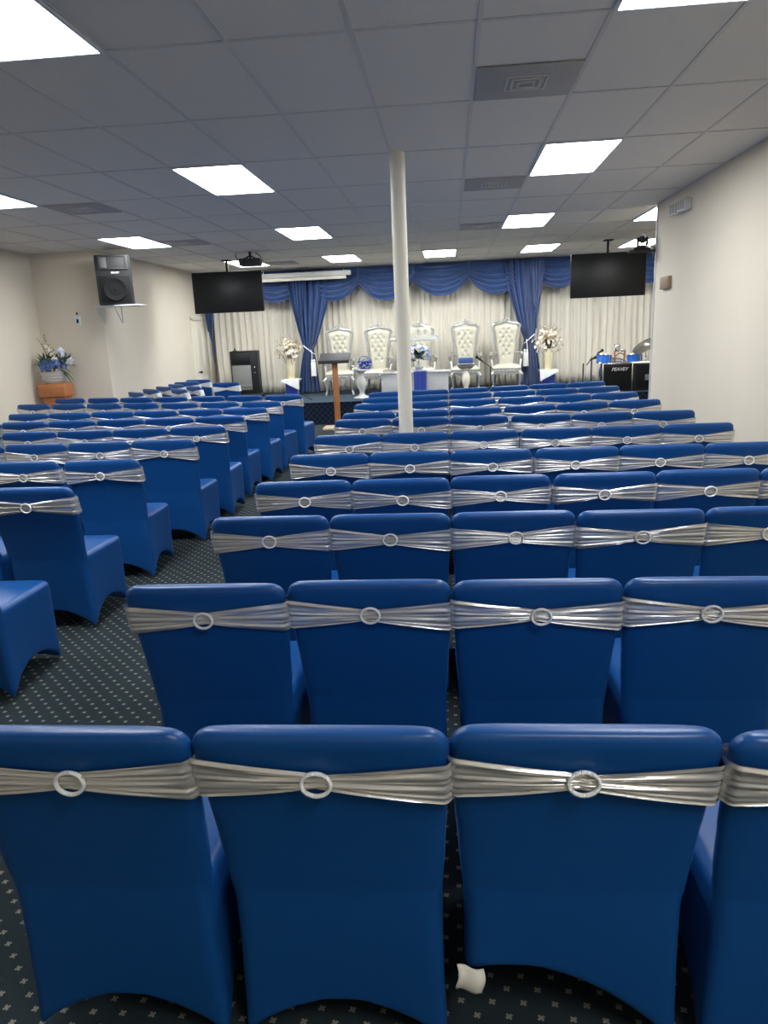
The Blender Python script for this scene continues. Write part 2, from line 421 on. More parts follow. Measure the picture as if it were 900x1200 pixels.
# ---------------------------------------------------------------- chairs
TOPZ = 0.89
def cover_mesh(name, askew=False):
    bm = bm_()
    # backrest slab
    n = 48
    def ring(z, w, yr, th, rc):
        pts = []
        for k in range(n):
            a = 2 * PI * k / n
            c, s = math.cos(a), math.sin(a)
            e = 0.28
            x = w * (abs(c) ** e) * (1 if c >= 0 else -1)
            y = (th / 2) * (abs(s) ** 0.7) * (1 if s >= 0 else -1)
            pts.append(Vector((x, yr + th / 2 + y, z)))
        return pts
    def w_at(z): return 0.240 + (0.265 - 0.240) * max(0, min(1, (z - 0.42) / 0.4)) ** 0.8
    def yr_at(z): return 0.100 * (1 - max(0, min(1, (z - 0.42) / (TOPZ - 0.42))) ** 1.4) + max(0, 0.43 - z) * 0.35
    rings = []
    for z in [0.30, 0.36, 0.42, 0.48, 0.54, 0.6, 0.66, 0.72, 0.77, 0.80, 0.825]:
        th = 0.055 if z < 0.74 else 0.055 + 0.012 * (z - 0.74) / 0.08
        rings.append(ring(z, w_at(z), yr_at(z) - (0.004 if z > 0.78 else 0), th, 0.03))
    r = 0.048
    for q in range(1, 9):
        a = q / 8 * PI / 2
        z = TOPZ - r + r * math.sin(a)
        w = 0.265 - r * 0.92 + r * 0.92 * math.cos(a)
        th = 0.020 + 0.047 * math.cos(a) ** 0.75 if q < 8 else 0.012
        rings.append([Vector((p.x, p.y, z)) for p in ring(z, w, yr_at(z) - 0.004 + (0.067 - th) / 2, th, 0.03)])
    V = [[bm.verts.new(p) for p in rg] for rg in rings]
    for a, b in zip(V, V[1:]):
        for k in range(n): bm.faces.new((a[k], a[(k + 1) % n], b[(k + 1) % n], b[k]))
    bm.faces.new(V[0][::-1]); bm.faces.new(V[-1])
    # seat and skirt
    NS = 24
    def outline(side, t, z):
        """side 0 rear,1 right,2 front,3 left ; t 0..1 ; z height"""
        f = max(0, min(1, z / 0.45))
        wr = 0.240 + (0.014 * (1 - f) ** 2)
        wf = 0.232 + 0.020 * f
        yr = 0.100 + 0.010 * (1 - f)
        yf = 0.575 + 0.03 * (1 - f) - 0.015 * f
        P = [(-wr, yr), (wr, yr), (wf, yf), (-wf, yf)]
        a, b = Vector(P[side]), Vector(P[(side + 1) % 4])
        p = a.lerp(b, t)
        nrm = Vector((-(b - a).y, (b - a).x)).normalized()
        pull = 0.018 * (1 - f) * math.sin(PI * t) ** 1.0
        p = p + nrm * pull
        # round the corners
        cen = Vector((0, 0.34))
        cr = (abs(2 * t - 1)) ** 14
        p = p + (cen - p) * 0.05 * cr
        return p
    def hem(side, t):
        base = 0.004
        amp = (0.105, 0.12, 0.11, 0.12)[side]
        h = base + amp * (1 - abs(2 * t - 1) ** 2.2)
        if askew:
            if side == 0: h = 0.015 + 0.20 * (1 - t) + 0.085 * (1 - abs(2 * t - 1) ** 2.2)
            if side == 3: h = 0.012 + 0.203 * t + 0.06 * (1 - abs(2 * t - 1) ** 2.2)
        return h
    loop = [(s, (k / NS)) for s in range(4) for k in range(NS)]
    rings = []
    NZ = 12
    for q in range(NZ + 1):
        rg = []
        for s, t in loop:
            h = hem(s, t)
            z = 0.435 + (h - 0.435) * q / NZ
            p = outline(s, t, z)
            rg.append(Vector((p.x, p.y, z)))
        rings.append(rg)
    # rounded seat top
    top = []
    for q in range(5, 0, -1):
        a = q / 5 * PI / 2
        rg = []
        for s, t in loop:
            p = outline(s, t, 0.45)
            cen = Vector((0, 0.34))
            d = (p - cen)
            L = d.length
            p = cen + d * ((L - 0.035 * (1 - math.cos(a))) / L)
            rg.append(Vector((p.x, p.y, 0.435 + 0.032 * math.sin(a))))
        top.append(rg)
    mid = []
    for q in (0.3, 0.65):
        rg = [Vector((0, 0.34, 0.475)).lerp(p, q) + Vector((0, 0, 0.006 * (1 - q))) for p in top[0]]
        mid.append(rg)
    allr = mid + top + rings
    V = [[bm.verts.new(p) for p in rg] for rg in allr]
    m = len(loop)
    for a, b in zip(V, V[1:]):
        for k in range(m): bm.faces.new((a[k], a[(k + 1) % m], b[(k + 1) % m], b[k]))
    ct = bm.verts.new((0, 0.34, 0.481))
    cb = bm.verts.new((0, 0.34, 0.16))
    for k in range(m):
        bm.faces.new((ct, V[0][(k + 1) % m], V[0][k]))
        bm.faces.new((cb, V[-1][k], V[-1][(k + 1) % m]))
    bmesh.ops.recalc_face_normals(bm, faces=bm.faces)
    me = bpy.data.meshes.new('tmp'); bm.to_mesh(me); bm.free()
    o = bpy.data.objects.new('tmp', me); C.objects.link(o)
    md = o.modifiers.new('r', 'REMESH'); md.mode = 'VOXEL'; md.voxel_size = 0.0075; md.use_smooth_shade = True
    sm = o.modifiers.new('s', 'SMOOTH'); sm.factor = 0.5; sm.iterations = 7
    dg = bpy.context.evaluated_depsgraph_get(); dg.update()
    out = bpy.data.meshes.new_from_object(o.evaluated_get(dg))
    out.name = name
    bpy.data.objects.remove(o)
    out.materials.clear(); out.materials.append(M('blue_cover'))
    for p in out.polygons: p.use_smooth = True
    return out
cov_std = cover_mesh('chair_cover')
cov_askew = cover_mesh('chair_cover_askew', True)

def yrear(z): return 0.100 * (1 - max(0, min(1, (z - 0.42) / (TOPZ - 0.42))) ** 1.4)
def sash_mesh(name, seed, m, loose=False):
    rnd = random.Random(seed)
    W0, T0 = 0.262, 0.060
    # closed path round the slab, s=0 at the rear centre
    pts = []
    def add(x, y, d): pts.append((x, y, d))
    N = 26
    for k in range(N + 1): # centre -> right rear corner
        x = (W0 - 0.012) * k / N
        pts.append((x, -0.006 - 0.004 * math.sin(PI * min(1, x / W0)), k / N))
    pts += [(W0 - 0.003, -0.002, 1), (W0 + 0.003, 0.008, 1), (W0 + 0.004, 0.03, 1), (W0 + 0.003, T0 - 0.006, 1), (W0 - 0.006, T0 + 0.004, 1)]
    for k in range(1, 10):
        pts.append(((W0 - 0.012) * (1 - k / 9), T0 + 0.006, max(0.0, 1 - k / 9)))
    full = pts + [(-x, y, d) for x, y, d in reversed(pts[1:-1])]
    ph = [rnd.uniform(0, 6.28) for _ in range(6)]
    tilt = rnd.uniform(-0.006, 0.006)
    NV = 27
    def prof(d):
        top = 0.033 * d ** 0.9 + 0.019
        bot = 0.034 * d ** 0.9 + 0.019
        return top, bot
    bm = bm_()
    V = []
    for idx, (x, y, d) in enumerate(full):
        row = []
        top, bot = prof(d)
        for j in range(NV):
            v = j / (NV - 1)
            side = 1 if x >= 0 else -1
            zc = 0.776 + tilt * x / W0
            z = zc - bot + (top + bot) * v
            k = 3.0
            fold = math.sin(2 * PI * (k * v) + ph[0 if side > 0 else 1]) * 0.45 + 0.42 * math.sin(2 * PI * (5.3 * v) + ph[2] + 1.2 * d) + 0.3 * math.sin(2 * PI * (7.7 * v) + ph[3] - 2.5 * d)
            amp = 0.0040 + 0.0045 * (1 - d) 
            off = 0.0060 + amp * fold * (1 if y < 0 else 0.3)
            if y < 0.0:   # rear face
                yy = y + yrear(z) - off
                row.append((x, yy, z))
            elif y > T0 - 0.0:
                row.append((x, y + yrear(z) + off, z))
            else:
                row.append((x + side * off, y + yrear(z), z))
        V.append([bm.verts.new(p) for p in row])
    m_ = len(full)
    for i2 in range(m_):
        a, b = V[i2], V[(i2 + 1) % m_]
        for j in range(NV - 1):
            bm.faces.new((a[j], b[j], b[j + 1], a[j + 1]))
    bmesh.ops.recalc_face_normals(bm, faces=bm.faces)
    me = bpy.data.meshes.new(name); bm.to_mesh(me); bm.free()
    me.materials.append(M(m))
    for p in me.polygons: p.use_smooth = True
    return me
sashes = [sash_mesh('sash', s, 'silver_satin') for s in range(4)]
white_sash = sash_mesh('white_sash', 9, 'white_satin')
def buckle_mesh():
    bm = bm_()
    A, B = 0.030, 0.0255
    yb = yrear(0.776) - 0.021
    ring = [(A * math.cos(2 * PI * k / 40), yb, 0.776 + B * math.sin(2 * PI * k / 40)) for k in range(40)]
    tube(bm, ring, 0.0042, 8, closed=True)
    for k in range(40):
        a = 2 * PI * k / 40
        ball(bm, (A * math.cos(a), yb - 0.003, 0.776 + B * math.sin(a)), 0.0042, 6, 4)
    me = bpy.data.meshes.new('buckle')
    bmesh.ops.recalc_face_normals(bm, faces=bm.faces)
    bm.to_mesh(me); bm.free(); me.materials.append(M('rhinestone'))
    for p in me.polygons: p.use_smooth = True
    return me
buck = buckle_mesh()
ORD = ['', 'first', 'second', 'third', 'fourth', 'fifth', 'sixth', 'seventh', 'eighth', 'ninth', 'tenth', 'eleventh']
crnd = random.Random(3)
def chair(x, y, rz, label, group, cover=cov_std, sash=None, buckle=True, s=1.0, sname='sash'):
    t = thing('banquet_chair', label, 'chair', (x, y, 0), rz, group)
    c = bpy.data.objects.new('chair_cover', cover); C.objects.link(c); c.parent = t
    sh = bpy.data.objects.new('sash', sash or crnd.choice(sashes)); C.objects.link(sh); sh.parent = t
    if buckle:
        b = bpy.data.objects.new('buckle', buck); C.objects.link(b); b.parent = sh
        dx = crnd.uniform(-0.012, 0.012)
        b.location = (dx, 0, crnd.uniform(-0.003, 0.003))
    return t
# right block: rows 1..11, six columns, x centres and the distance of each row
rowY = {1: (1.24, 1.25), 2: (2.11, 2.13), 3: (2.98, 2.98), 4: (3.74, 3.82), 5: (4.62, 4.66), 6: (5.54, 5.61), 7: (6.56, 6.50),
        8: (7.13, 7.50), 9: (8.05, 8.40), 10: (8.84, 9.30), 11: (9.62, 10.15)}
for r in range(1, 12):
    ya, yb = rowY[r]
    for c in range(6):
        if r == 1 and c > 3: continue
        if r == 2 and c > 3: continue
        if r == 3 and c > 4: continue
        f = c / 5
        x = -0.80 + 0.530 * c + (0.02 if r >= 4 and c > 2 else 0)
        if r == 1: x = (-0.805, -0.277, 0.25, 0.785)[c]
        y = ya + (yb - ya) * f + crnd.uniform(-0.012, 0.012)
        rz = math.atan2(yb - ya, 2.65) * 0.8 + R(crnd.uniform(-1.0, 1.0))
        cov = cov_askew if (r == 1 and c == 2) else cov_std
        extra = ''
        if r == 1:
            lab = ['blue covered chair with silver sash, nearest row, cut by the left edge of the photo',
                   'blue covered chair with silver sash, nearest row, second seat from the aisle',
                   'blue covered chair in nearest row, hem ridden up showing a white tag',
                   'blue covered chair with silver sash cut by the right edge, nearest row'][c]
        else:
            lab = 'blue covered chair with silver sash, right block, %s nearest row, %s from aisle' % (ORD[r], ORD[c + 1])
        t = chair(x, y, rz, lab, 'blue covered chairs in the right block', cov)
        if r == 1 and c == 2:
            bm = bm_()
            def fl(u, v):
                return Vector((-0.020 + 0.060 * u + 0.004 * math.sin(5 * v), -0.012 * math.sin(2.6 * v) + 0.004 * math.sin(7 * u), -0.062 * v - 0.012 * u))
            grid(bm, 8, 10, fl)
            tg = obj('care_tag', bm, 'care_tag', t, loc=(-0.238, 0.093, 0.250), solid=0.0012, label='white care tag hanging from the hem')
# left block
leftY = {1: 2.88, 2: 3.74, 3: 4.66, 4: 5.55, 5: 6.40, 6: 7.23, 7: 8.06, 8: 8.82, 9: 9.72}
ncol = {1: 1, 2: 2, 3: 3, 4: 4, 5: 5, 6: 6, 7: 6, 8: 7, 9: 7}
leftX = {1: -2.36, 2: -2.38, 3: -2.38, 4: -2.31, 5: -2.31, 6: -2.37, 7: -2.33, 8: -2.34, 9: -2.26}
slope = {1: 0, 2: 0.02, 3: 0, 4: 0, 5: -0.01, 6: 0.02, 7: 0.03, 8: 0.13, 9: 0.12}
for r in range(1, 10):
    for c in range(ncol[r]):
        pitch = 0.54 if r < 8 else 0.572
        x = leftX[r] - pitch * c - (0.05 if r == 3 and c > 0 else 0)
        if r == 1 and c > 0: continue
        y = leftY[r] + slope[r] * c + crnd.uniform(-0.015, 0.015)
        rz = -math.atan2(slope[r], pitch) * 0.8 + R(crnd.uniform(-1.5, 1.5))
        if r == 3 and c == 0: rz = R(2.0)
        if r == 2 and c == 0: rz = R(-1.0)
        if r == 1: lab = 'blue covered chair at the left edge, only its seat in view'
        else: lab = 'blue covered chair with silver sash, left block, %s nearest row, %s from aisle' % (ORD[r], ORD[c + 1])
        chair(x, y, rz, lab, 'blue covered chairs in the left block')
# angled chairs with white sashes by the far left wall
for k in range(6):
    chair(-5.07, (11.35, 11.95, 12.55, 13.12, 13.74, 14.40)[k], R((-42, -40, -38, -40, -7, -5)[k]), 'blue covered chair with white sash against far left wall, %s nearest camera' % ORD[k + 1],
          'blue chairs with white sashes by the far left wall', sash=white_sash, buckle=False)
for k in range(2):
    chair(-4.50 + 0.04 * k, 11.75 + 0.60 * k, R(-42 - 3 * k), 'blue covered chair with white sash in second angled line, %s' % ['nearer one', 'farther one'][k],
          'blue chairs with white sashes by the far left wall', sash=white_sash, buckle=False)
chair(-4.08, 13.04, R(-8), 'blue covered chair with white sash standing alone before the black cabinet',
      'blue chairs with white sashes by the far left wall', sash=white_sash, buckle=False)

# ---------------------------------------------------------------- column
bm = bm_()
tube(bm, [(0, 0, 0), (0, 0, 1.2), (0, 0, 2.2), (0, 0, CEIL)], 0.0615, 28)
colm = obj('support_column', bm, 'cream_paint', loc=(-0.383, 6.30, 0))
tag(colm, 'round cream painted steel column from floor to ceiling between the chairs', 'column')

# ---------------------------------------------------------------- stage curtains
def drape(name, x0, x1, y, z0, z1, m, seed, amp=0.038, wl=0.135, nx=None):
    rnd = random.Random(seed)
    nx = nx or int((x1 - x0) / 0.022)
    ph = [rnd.uniform(0, 6.28) for _ in range(4)]
    bm = bm_()
    def f(u, v):
        x = x0 + (x1 - x0) * u
        a = amp * (0.75 + 0.25 * v)
        xx = x + 0.03 * math.sin(x * 3.1 + ph[3])
        yy = a * math.sin(2 * PI * xx / wl + 0.5 * math.sin(xx * 2.3 + ph[0]) + 0.2 * v) + 0.35 * a * math.sin(2 * PI * xx / (wl * 0.43) + ph[1]) + 0.3 * a * math.sin(2 * PI * xx / (wl * 2.9) + ph[2])
        return Vector((x + 0.01 * math.sin(9 * v + x * 5) * v, y + yy, z1 + (z0 - z1) * v))
    grid(bm, nx, 14, f)
    return obj(name, bm, m, solid=0.003)
x = -5.2
segs = [(-5.22, -3.10, 'white pleated backdrop curtain behind the black cabinet'), (-3.14, -0.56, 'white pleated backdrop curtain behind the two left thrones'),
        (-0.60, 1.76, 'white pleated backdrop curtain behind the right thrones'), (1.72, 4.6, 'white pleated backdrop curtain behind the drums and right television')]
for k, (a, b, l) in enumerate(segs):
    o = drape('backdrop_curtain', a, b, 16.30 + 0.07 * (k % 2), 0.43, 3.0, 'drape_white', 20 + k)
    tag(o, l, 'curtain', 'white backdrop curtains')

valance = thing('valance', 'royal blue satin swag valance running along the ceiling above the stage', 'valance', (0, 16.05, 0))
bm = bm_(); box(bm, (-0.35, 0.10, 2.98), (9.7, 0.05, 0.12), 0.005); obj('valance_board', bm, 'blue_satin', valance)
def swag(x0, x1, zc0, zc1, zb, seed, y=0.0):
    rnd = random.Random(seed)
    p1 = rnd.uniform(0, 1)
    bm = bm_()
    def f(u, v):
        q = 2 * u - 1
        zc = zc0 + (zc1 - zc0) * u
        cat = (1 - abs(q) ** 2.1)
        zbot = zc - (zc - zb) * cat
        vv = v
        z = 3.03 + (zbot - 3.03) * vv
        env = (1 - abs(q) ** 6)
        fold = 0.032 * math.sin(2 * PI * (6.5 * v + p1 + 0.15 * q)) * min(1, v * 2.2) * (0.35 + 0.65 * env)
        belly = 0.11 * cat * math.sin(PI * min(1, v * 0.85)) 
        return Vector((x0 + (x1 - x0) * u, y - 0.03 - belly + fold - 0.03 * v, z))
    grid(bm, 44, 64, f)
    return obj('swag', bm, 'blue_satin', valance, solid=0.003)
for k, (a, b, c1, c2, zb) in enumerate([(-5.3, -4.25, 2.6, 2.7, 2.42), (-4.25, -3.12, 2.7, 2.62, 2.38), (-3.0, -1.87, 2.58, 2.70, 2.36), (-1.91, -0.70, 2.70, 2.71, 2.32),
                                        (-0.74, 0.47, 2.71, 2.71, 2.36), (0.43, 1.62, 2.71, 2.62, 2.34), (1.88, 2.75, 2.60, 2.68, 2.40), (2.72, 3.75, 2.68, 2.68, 2.38), (3.72, 4.55, 2.68, 2.6, 2.42)]):
    swag(a, b, c1, c2, zb, k)
# cascading jabot tails over the joins and at the left end
def jabot(x, w, ztip, seed, name='jabot', lean=0.0):
    bm = bm_()
    def f(u, v):
        q = u - 0.5
        low = 3.02 - (3.02 - ztip) * (0.45 + 0.55 * (1 - abs(2 * q)) + 0.08 * math.sin(14 * u))
        z = 3.02 + (low - 3.02) * v
        ww = w * (1 - 0.55 * v)
        return Vector((x + lean * v + ww * q, -0.25 - 0.035 * math.sin(2 * PI * 5 * u + seed + 1.2 * v) - 0.02 * v, z))
    grid(bm, 50, 30, f)
    return obj(name, bm, 'blue_satin', valance, solid=0.003)
jabot(-3.16, 0.42, 1.62, 1, lean=0.02)
jabot(1.86, 0.36, 1.66, 2, lean=-0.02)
jabot(-5.16, 0.36, 1.30, 3, lean=0.02)
def rosette(x, z):
    bm = bm_()
    for k in range(10):
        a = k * PI / 5
        tube(bm, [(x, -0.16, z), (x + 0.02 * math.cos(a), -0.18, z - 0.18), (x + 0.05 * math.cos(a), -0.17, z - 0.34)], [0.014, 0.012, 0.003], 6)
    return obj('gather', bm, 'blue_satin', valance)
for xx in (-1.89, -0.72, 0.45): 
    bm = bm_()
    tube(bm, [(xx, -0.02, 3.02), (xx, -0.05, 2.88), (xx, -0.06, 2.70)], [0.05, 0.028, 0.012], 10)
    obj('gather', bm, 'blue_satin', valance)

def tieback(name, label, top, tie, bot, ztie, seed, cord_dir, y=15.93):
    """top/tie/bot = (x0,x1) spans"""
    t = thing('tieback_curtain', label, 'curtain', (0, y, STAGE_H), 0, 'blue tied-back stage curtains')
    z_top = 3.0 - STAGE_H; zt = ztie - STAGE_H
    bm = bm_()
    def span(z):
        if z > zt:
            f = (z - zt) / (z_top - zt)
            g = f ** 0.85
            if f > 0.7: g = 0.7 ** 0.85 + (f - 0.7) * 0.3
            g /= (0.7 ** 0.85 + 0.09)
            return tie[0] + (top[0] - tie[0]) * g, tie[1] + (top[1] - tie[1]) * g
        f = 1 - z / zt
        g = f ** 0.7
        return tie[0] + (bot[0] - tie[0]) * g, tie[1] + (bot[1] - tie[1]) * g
    def f(u, v):
        z = z_top + (0.015 - z_top) * v
        a, b = span(z)
        wd = b - a
        am = 0.02 + 0.035 * min(1, wd / 0.6)
        return Vector((a + wd * u, -am * math.sin(2 * PI * 6 * u + seed) - 0.3 * am * math.sin(2 * PI * 13 * u) - 0.04 * math.sin(PI * u), z))
    grid(bm, 90, 60, f)
    obj('curtain_panel', bm, 'blue_satin', t, solid=0.003)
    bm = bm_()
    mx = (tie[0] + tie[1]) / 2; hw = (tie[1] - tie[0]) / 2 + 0.02
    loop = [(mx + hw * math.cos(2 * PI * k / 24), 0.01 - 0.09 * math.sin(2 * PI * k / 24), zt + cord_dir * 0.10 * math.cos(2 * PI * k / 24)) for k in range(24)]
    tube(bm, loop, 0.012, 8, closed=True)
    s = -cord_dir
    kx = mx + 0.06 * (1 if cord_dir < 0 else -1)
    kz = zt - 0.06
    tube(bm, [(kx, -0.09, zt + 0.0), (kx + 0.015, -0.12, kz - 0.1), (kx + 0.01, -0.12, kz - 0.2)], 0.009, 6)
    obj('tie_cord', bm, 'white_satin', t, label='white cord tied round the blue curtain')
    bm = bm_()
    for q in (0, 1):
        lathe(bm, [(0.004, 0), (0.022, -0.015), (0.026, -0.04), (0.016, -0.055), (0.028, -0.07), (0.036, -0.26), (0.038, -0.36), (0.0, -0.362)], (kx + 0.01 + 0.05 * q * s, -0.12, kz - 0.14 - 0.12 * q * 0), 14)
    obj('tassel', bm, 'white_satin', t, label='long white tassel')
    return t
tieback('l', 'royal blue curtain tied with white cord, left of the thrones', (-3.42, -2.44), (-3.13, -2.93), (-3.33, -2.83), 1.36, 0.5, -1)
tieback('r', 'royal blue curtain tied with white cord, right of the thrones', (1.18, 1.98), (1.60, 1.80), (1.48, 1.98), 1.40, 1.7, 1)

# ---------------------------------------------------------------- thrones
def throne_proto():
    t = thing('throne_chair', '', 'throne', (0, 0, 0), 0, 'white tufted thrones on the stage')
    BZ0, BZ1 = 0.50, 1.27
    def hw(z):
        f = (z - BZ0) / (BZ1 - BZ0)
        return 0.165 + 0.105 * f ** 1.3
    def yb(z): return 0.20 + 0.10 * (z - BZ0)
    # tufted cushion
    bm = bm_()
    btn = []
    rows = [(1.20, 2), (1.12, 3), (1.03, 2), (0.94, 3), (0.85, 2), (0.76, 1), (0.68, 2)]
    for z, k in rows:
        for q in range(k):
            btn.append(((q - (k - 1) / 2) * 0.12, z))
    def top(u): return BZ1 + 0.05 * (1 - abs(2 * u - 1) ** 2)
    def f(u, v):
        zt = top(u)
        z = BZ0 + (zt - BZ0) * v
        x = hw(z) * (2 * u - 1) * (1 if v < 0.93 else (1 - (v - 0.93) * 2.0))
        edge = min(1, (1 - abs(2 * u - 1)) * 5) ** 0.5 * min(1, (1 - v) * 9) ** 0.5
        dep = 0.055 * edge
        for bx, bz in btn:
            d2 = (x - bx) ** 2 + (z - bz) ** 2
            dep -= 0.026 * math.exp(-d2 / 0.0006) + 0.008 * math.exp(-abs(abs(x - bx) - abs(z - bz) * 0.75) / 0.01) * math.exp(-d2 / 0.004)
        return Vector((x, yb(z) - dep, z))
    V1 = grid(bm, 40, 60, f)
    for bx, bz in btn:
        ball(bm, (bx, yb(bz) - 0.034, bz), 0.010, 8, 5, (1, 0.6, 1))
    obj('backrest_cushion', bm, 'ivory_leather', t)
    bm = bm_()
    def g(u, v):
        z = BZ0 + (BZ1 + 0.02 - BZ0) * v
        return Vector(((hw(z) - 0.005) * (2 * u - 1), yb(z) + 0.03, z))
    grid(bm, 8, 20, g)
    obj('backrest_panel', bm, 'ivory_leather', t, solid=0.02)
    # carved outline
    bm = bm_()
    pts = []
    for k in range(14):
        z = 0.44 + (BZ1 - 0.44) * k / 13
        pts.append((-hw(max(z, BZ0)) - 0.018, yb(z) - 0.01, z))
    arch = []
    for k in range(1, 12):
        u = k / 12
        arch.append(((2 * u - 1) * (hw(BZ1) + 0.012), yb(BZ1) - 0.01, BZ1 + 0.075 * math.sin(PI * u) ** 0.8 + 0.01 * math.sin(PI * u * 5)))
    left = pts; right = [(-x, y, z) for x, y, z in reversed(pts)]
    path = left + arch + right
    tube(bm, path, 0.021, 8)
    for k in range(1, 11):  # beading along the sides
        for s in (-1, 1):
            z = 0.52 + 0.07 * k
            ball(bm, (s * (hw(z) + 0.032), yb(z) - 0.015, z), 0.014, 6, 4)
    obj('backrest_frame', bm, 'silver_wood', t)
    bm = bm_()
    def scroll(cx, cz, r, s, turns=1.2, th=0.011):
        P = []
        for k in range(18):
            a = k / 17 * turns * 2 * PI
            rr = r * (1 - 0.75 * k / 17)
            P.append((cx + s * rr * math.cos(a), yb(BZ1) - 0.02, cz + rr * math.sin(a)))
        tube(bm, P, [th * (1 - 0.4 * k / 17) for k in range(18)], 6)
    for s in (-1, 1):
        scroll(s * 0.055, BZ1 + 0.10, 0.036, s)
        scroll(s * 0.13, BZ1 + 0.075, 0.032, s)
        scroll(s * 0.20, BZ1 + 0.045, 0.030, s)
        scroll(s * 0.255, BZ1 + 0.005, 0.028, s)
    lathe(bm, [(0.0, 0), (0.03, 0.01), (0.036, 0.035), (0.018, 0.06), (0.022, 0.075), (0.0, 0.10)], (0, yb(BZ1) - 0.02, BZ1 + 0.085), 10, 1, 0.5)
    obj('crest', bm, 'silver_wood', t, label='silver carved crest of scrolls')
    # seat
    bm = bm_()
    def sf(u, v):
        q, w = 2 * u - 1, v
        e = (1 - abs(q) ** 6) ** 0.5 * (1 - abs(2 * w - 1) ** 6) ** 0.5
        wd = 0.245 + 0.055 * (1 - w)
        return Vector((q * wd, -0.33 + 0.55 * w, 0.43 + 0.075 * e))
    grid(bm, 24, 22, sf)
    box(bm, (0, -0.055, 0.415), (0.52, 0.53, 0.05), 0.015)
    obj('seat_cushion', bm, 'ivory_leather', t)
    bm = bm_()
    pr = [(-0.29, 0.41)] + [(-0.29 + 0.58 * k / 24, 0.345 - 0.03 * abs(math.sin(PI * k / 24 * 5)) - 0.02 * math.sin(PI * k / 24)) for k in range(25)] + [(0.29, 0.41)]
    prism(bm, pr, -0.345, -0.315)
    for s in (-1, 1): box(bm, (s * 0.268, -0.06, 0.37), (0.03, 0.52, 0.07), 0.01)
    box(bm, (0, 0.2, 0.37), (0.5, 0.03, 0.07), 0.01)
    for k in range(-3, 4):
        ball(bm, (k * 0.075, -0.347, 0.372), 0.017, 8, 5, (1.3, 0.6, 1))
    obj('apron', bm, 'silver_wood', t, label='silver carved apron under the seat')
    for sx in (-1, 1):
        bm = bm_()
        tube(bm, [(sx * 0.265, -0.31, 0.37), (sx * 0.295, -0.345, 0.30), (sx * 0.285, -0.335, 0.20), (sx * 0.262, -0.315, 0.09), (sx * 0.285, -0.345, 0.035), (sx * 0.29, -0.35, 0.0)],
             [0.038, 0.046, 0.032, 0.019, 0.026, 0.022], 10)
        obj('leg', bm, 'silver_wood', t)
        bm = bm_()
        tube(bm, [(sx * 0.235, 0.20, 0.37), (sx * 0.24, 0.22, 0.2), (sx * 0.245, 0.27, 0.0)], [0.032, 0.024, 0.018], 8)
        obj('leg', bm, 'silver_wood', t)
        bm = bm_()
        tube(bm, [(sx * 0.19, 0.20, 0.70), (sx * 0.26, 0.10, 0.725), (sx * 0.31, -0.05, 0.70), (sx * 0.325, -0.18, 0.70), (sx * 0.315, -0.24, 0.675), (sx * 0.31, -0.22, 0.645)], [0.018, 0.024, 0.027, 0.028, 0.026, 0.018], 8)
        tube(bm, [(sx * 0.32, -0.18, 0.69), (sx * 0.30, -0.13, 0.60), (sx * 0.285, -0.18, 0.50), (sx * 0.275, -0.22, 0.40)], [0.022, 0.028, 0.02, 0.026], 8)
        arm = obj('armrest', bm, 'silver_wood', t)
        bm = bm_(); box(bm, (sx * 0.312, -0.07, 0.73), (0.05, 0.2, 0.025), 0.01)
        obj('arm_pad', bm, 'ivory_leather', arm)
    return t
th = throne_proto()
tl = ['white tufted throne farthest left, behind the wooden lectern', 'white tufted throne second from left, just left of the column', 'white tufted throne behind the altar table, right of the column',
      'white tufted throne with blue bin stand in front', 'white tufted throne farthest right, beside the blue curtain']
for k, x in enumerate([-2.30, -1.49, -0.58, 0.345, 1.19]):
    if k == 0:
        th.location = (x, 15.45, STAGE_H + 0.002); th['label'] = tl[0]; th.rotation_euler = (0, 0, R(3))
    else: dup(th, (x, 15.45, STAGE_H + 0.002), R([0, -2, 2, -2, -4][k]), tl[k])

# ---------------------------------------------------------------- stage furniture
Z = STAGE_H + 0.002
t = thing('altar_table', 'long white altar table with a blue runner behind the column', 'table', (-0.685, 14.80, Z))
bm = bm_(); box(bm, (0, 0, 0.44), (1.44, 0.46, 0.035), 0.006); obj('tabletop', bm, 'table_white', t)
bm = bm_()
box(bm, (0, 0, 0.21), (1.34, 0.38, 0.42), 0.006)
for s in (-1, 0, 1): box(bm, (s * 0.44, -0.193, 0.21), (0.36, 0.008, 0.30), 0.003)
obj('cabinet_base', bm, 'table_white', t)
bm = bm_()
def rn(u, v):
    L = v * 1.06
    if L < 0.23: p = (0, 0.2 - L * 1.9, 0.462)
    else: p = (0, -0.238 - 0.004 * math.sin(u * 20), 0.462 - (L - 0.23) * 0.5)
    return Vector((-0.13 + 0.26 * u + 0.12, p[1], p[2]))
grid(bm, 16, 40, rn)
tag(obj('table_runner', bm, 'royal_satin', None, loc=(-0.69, 14.80, Z), solid=0.003), 'royal blue satin runner hanging down the white altar table', 'cloth')
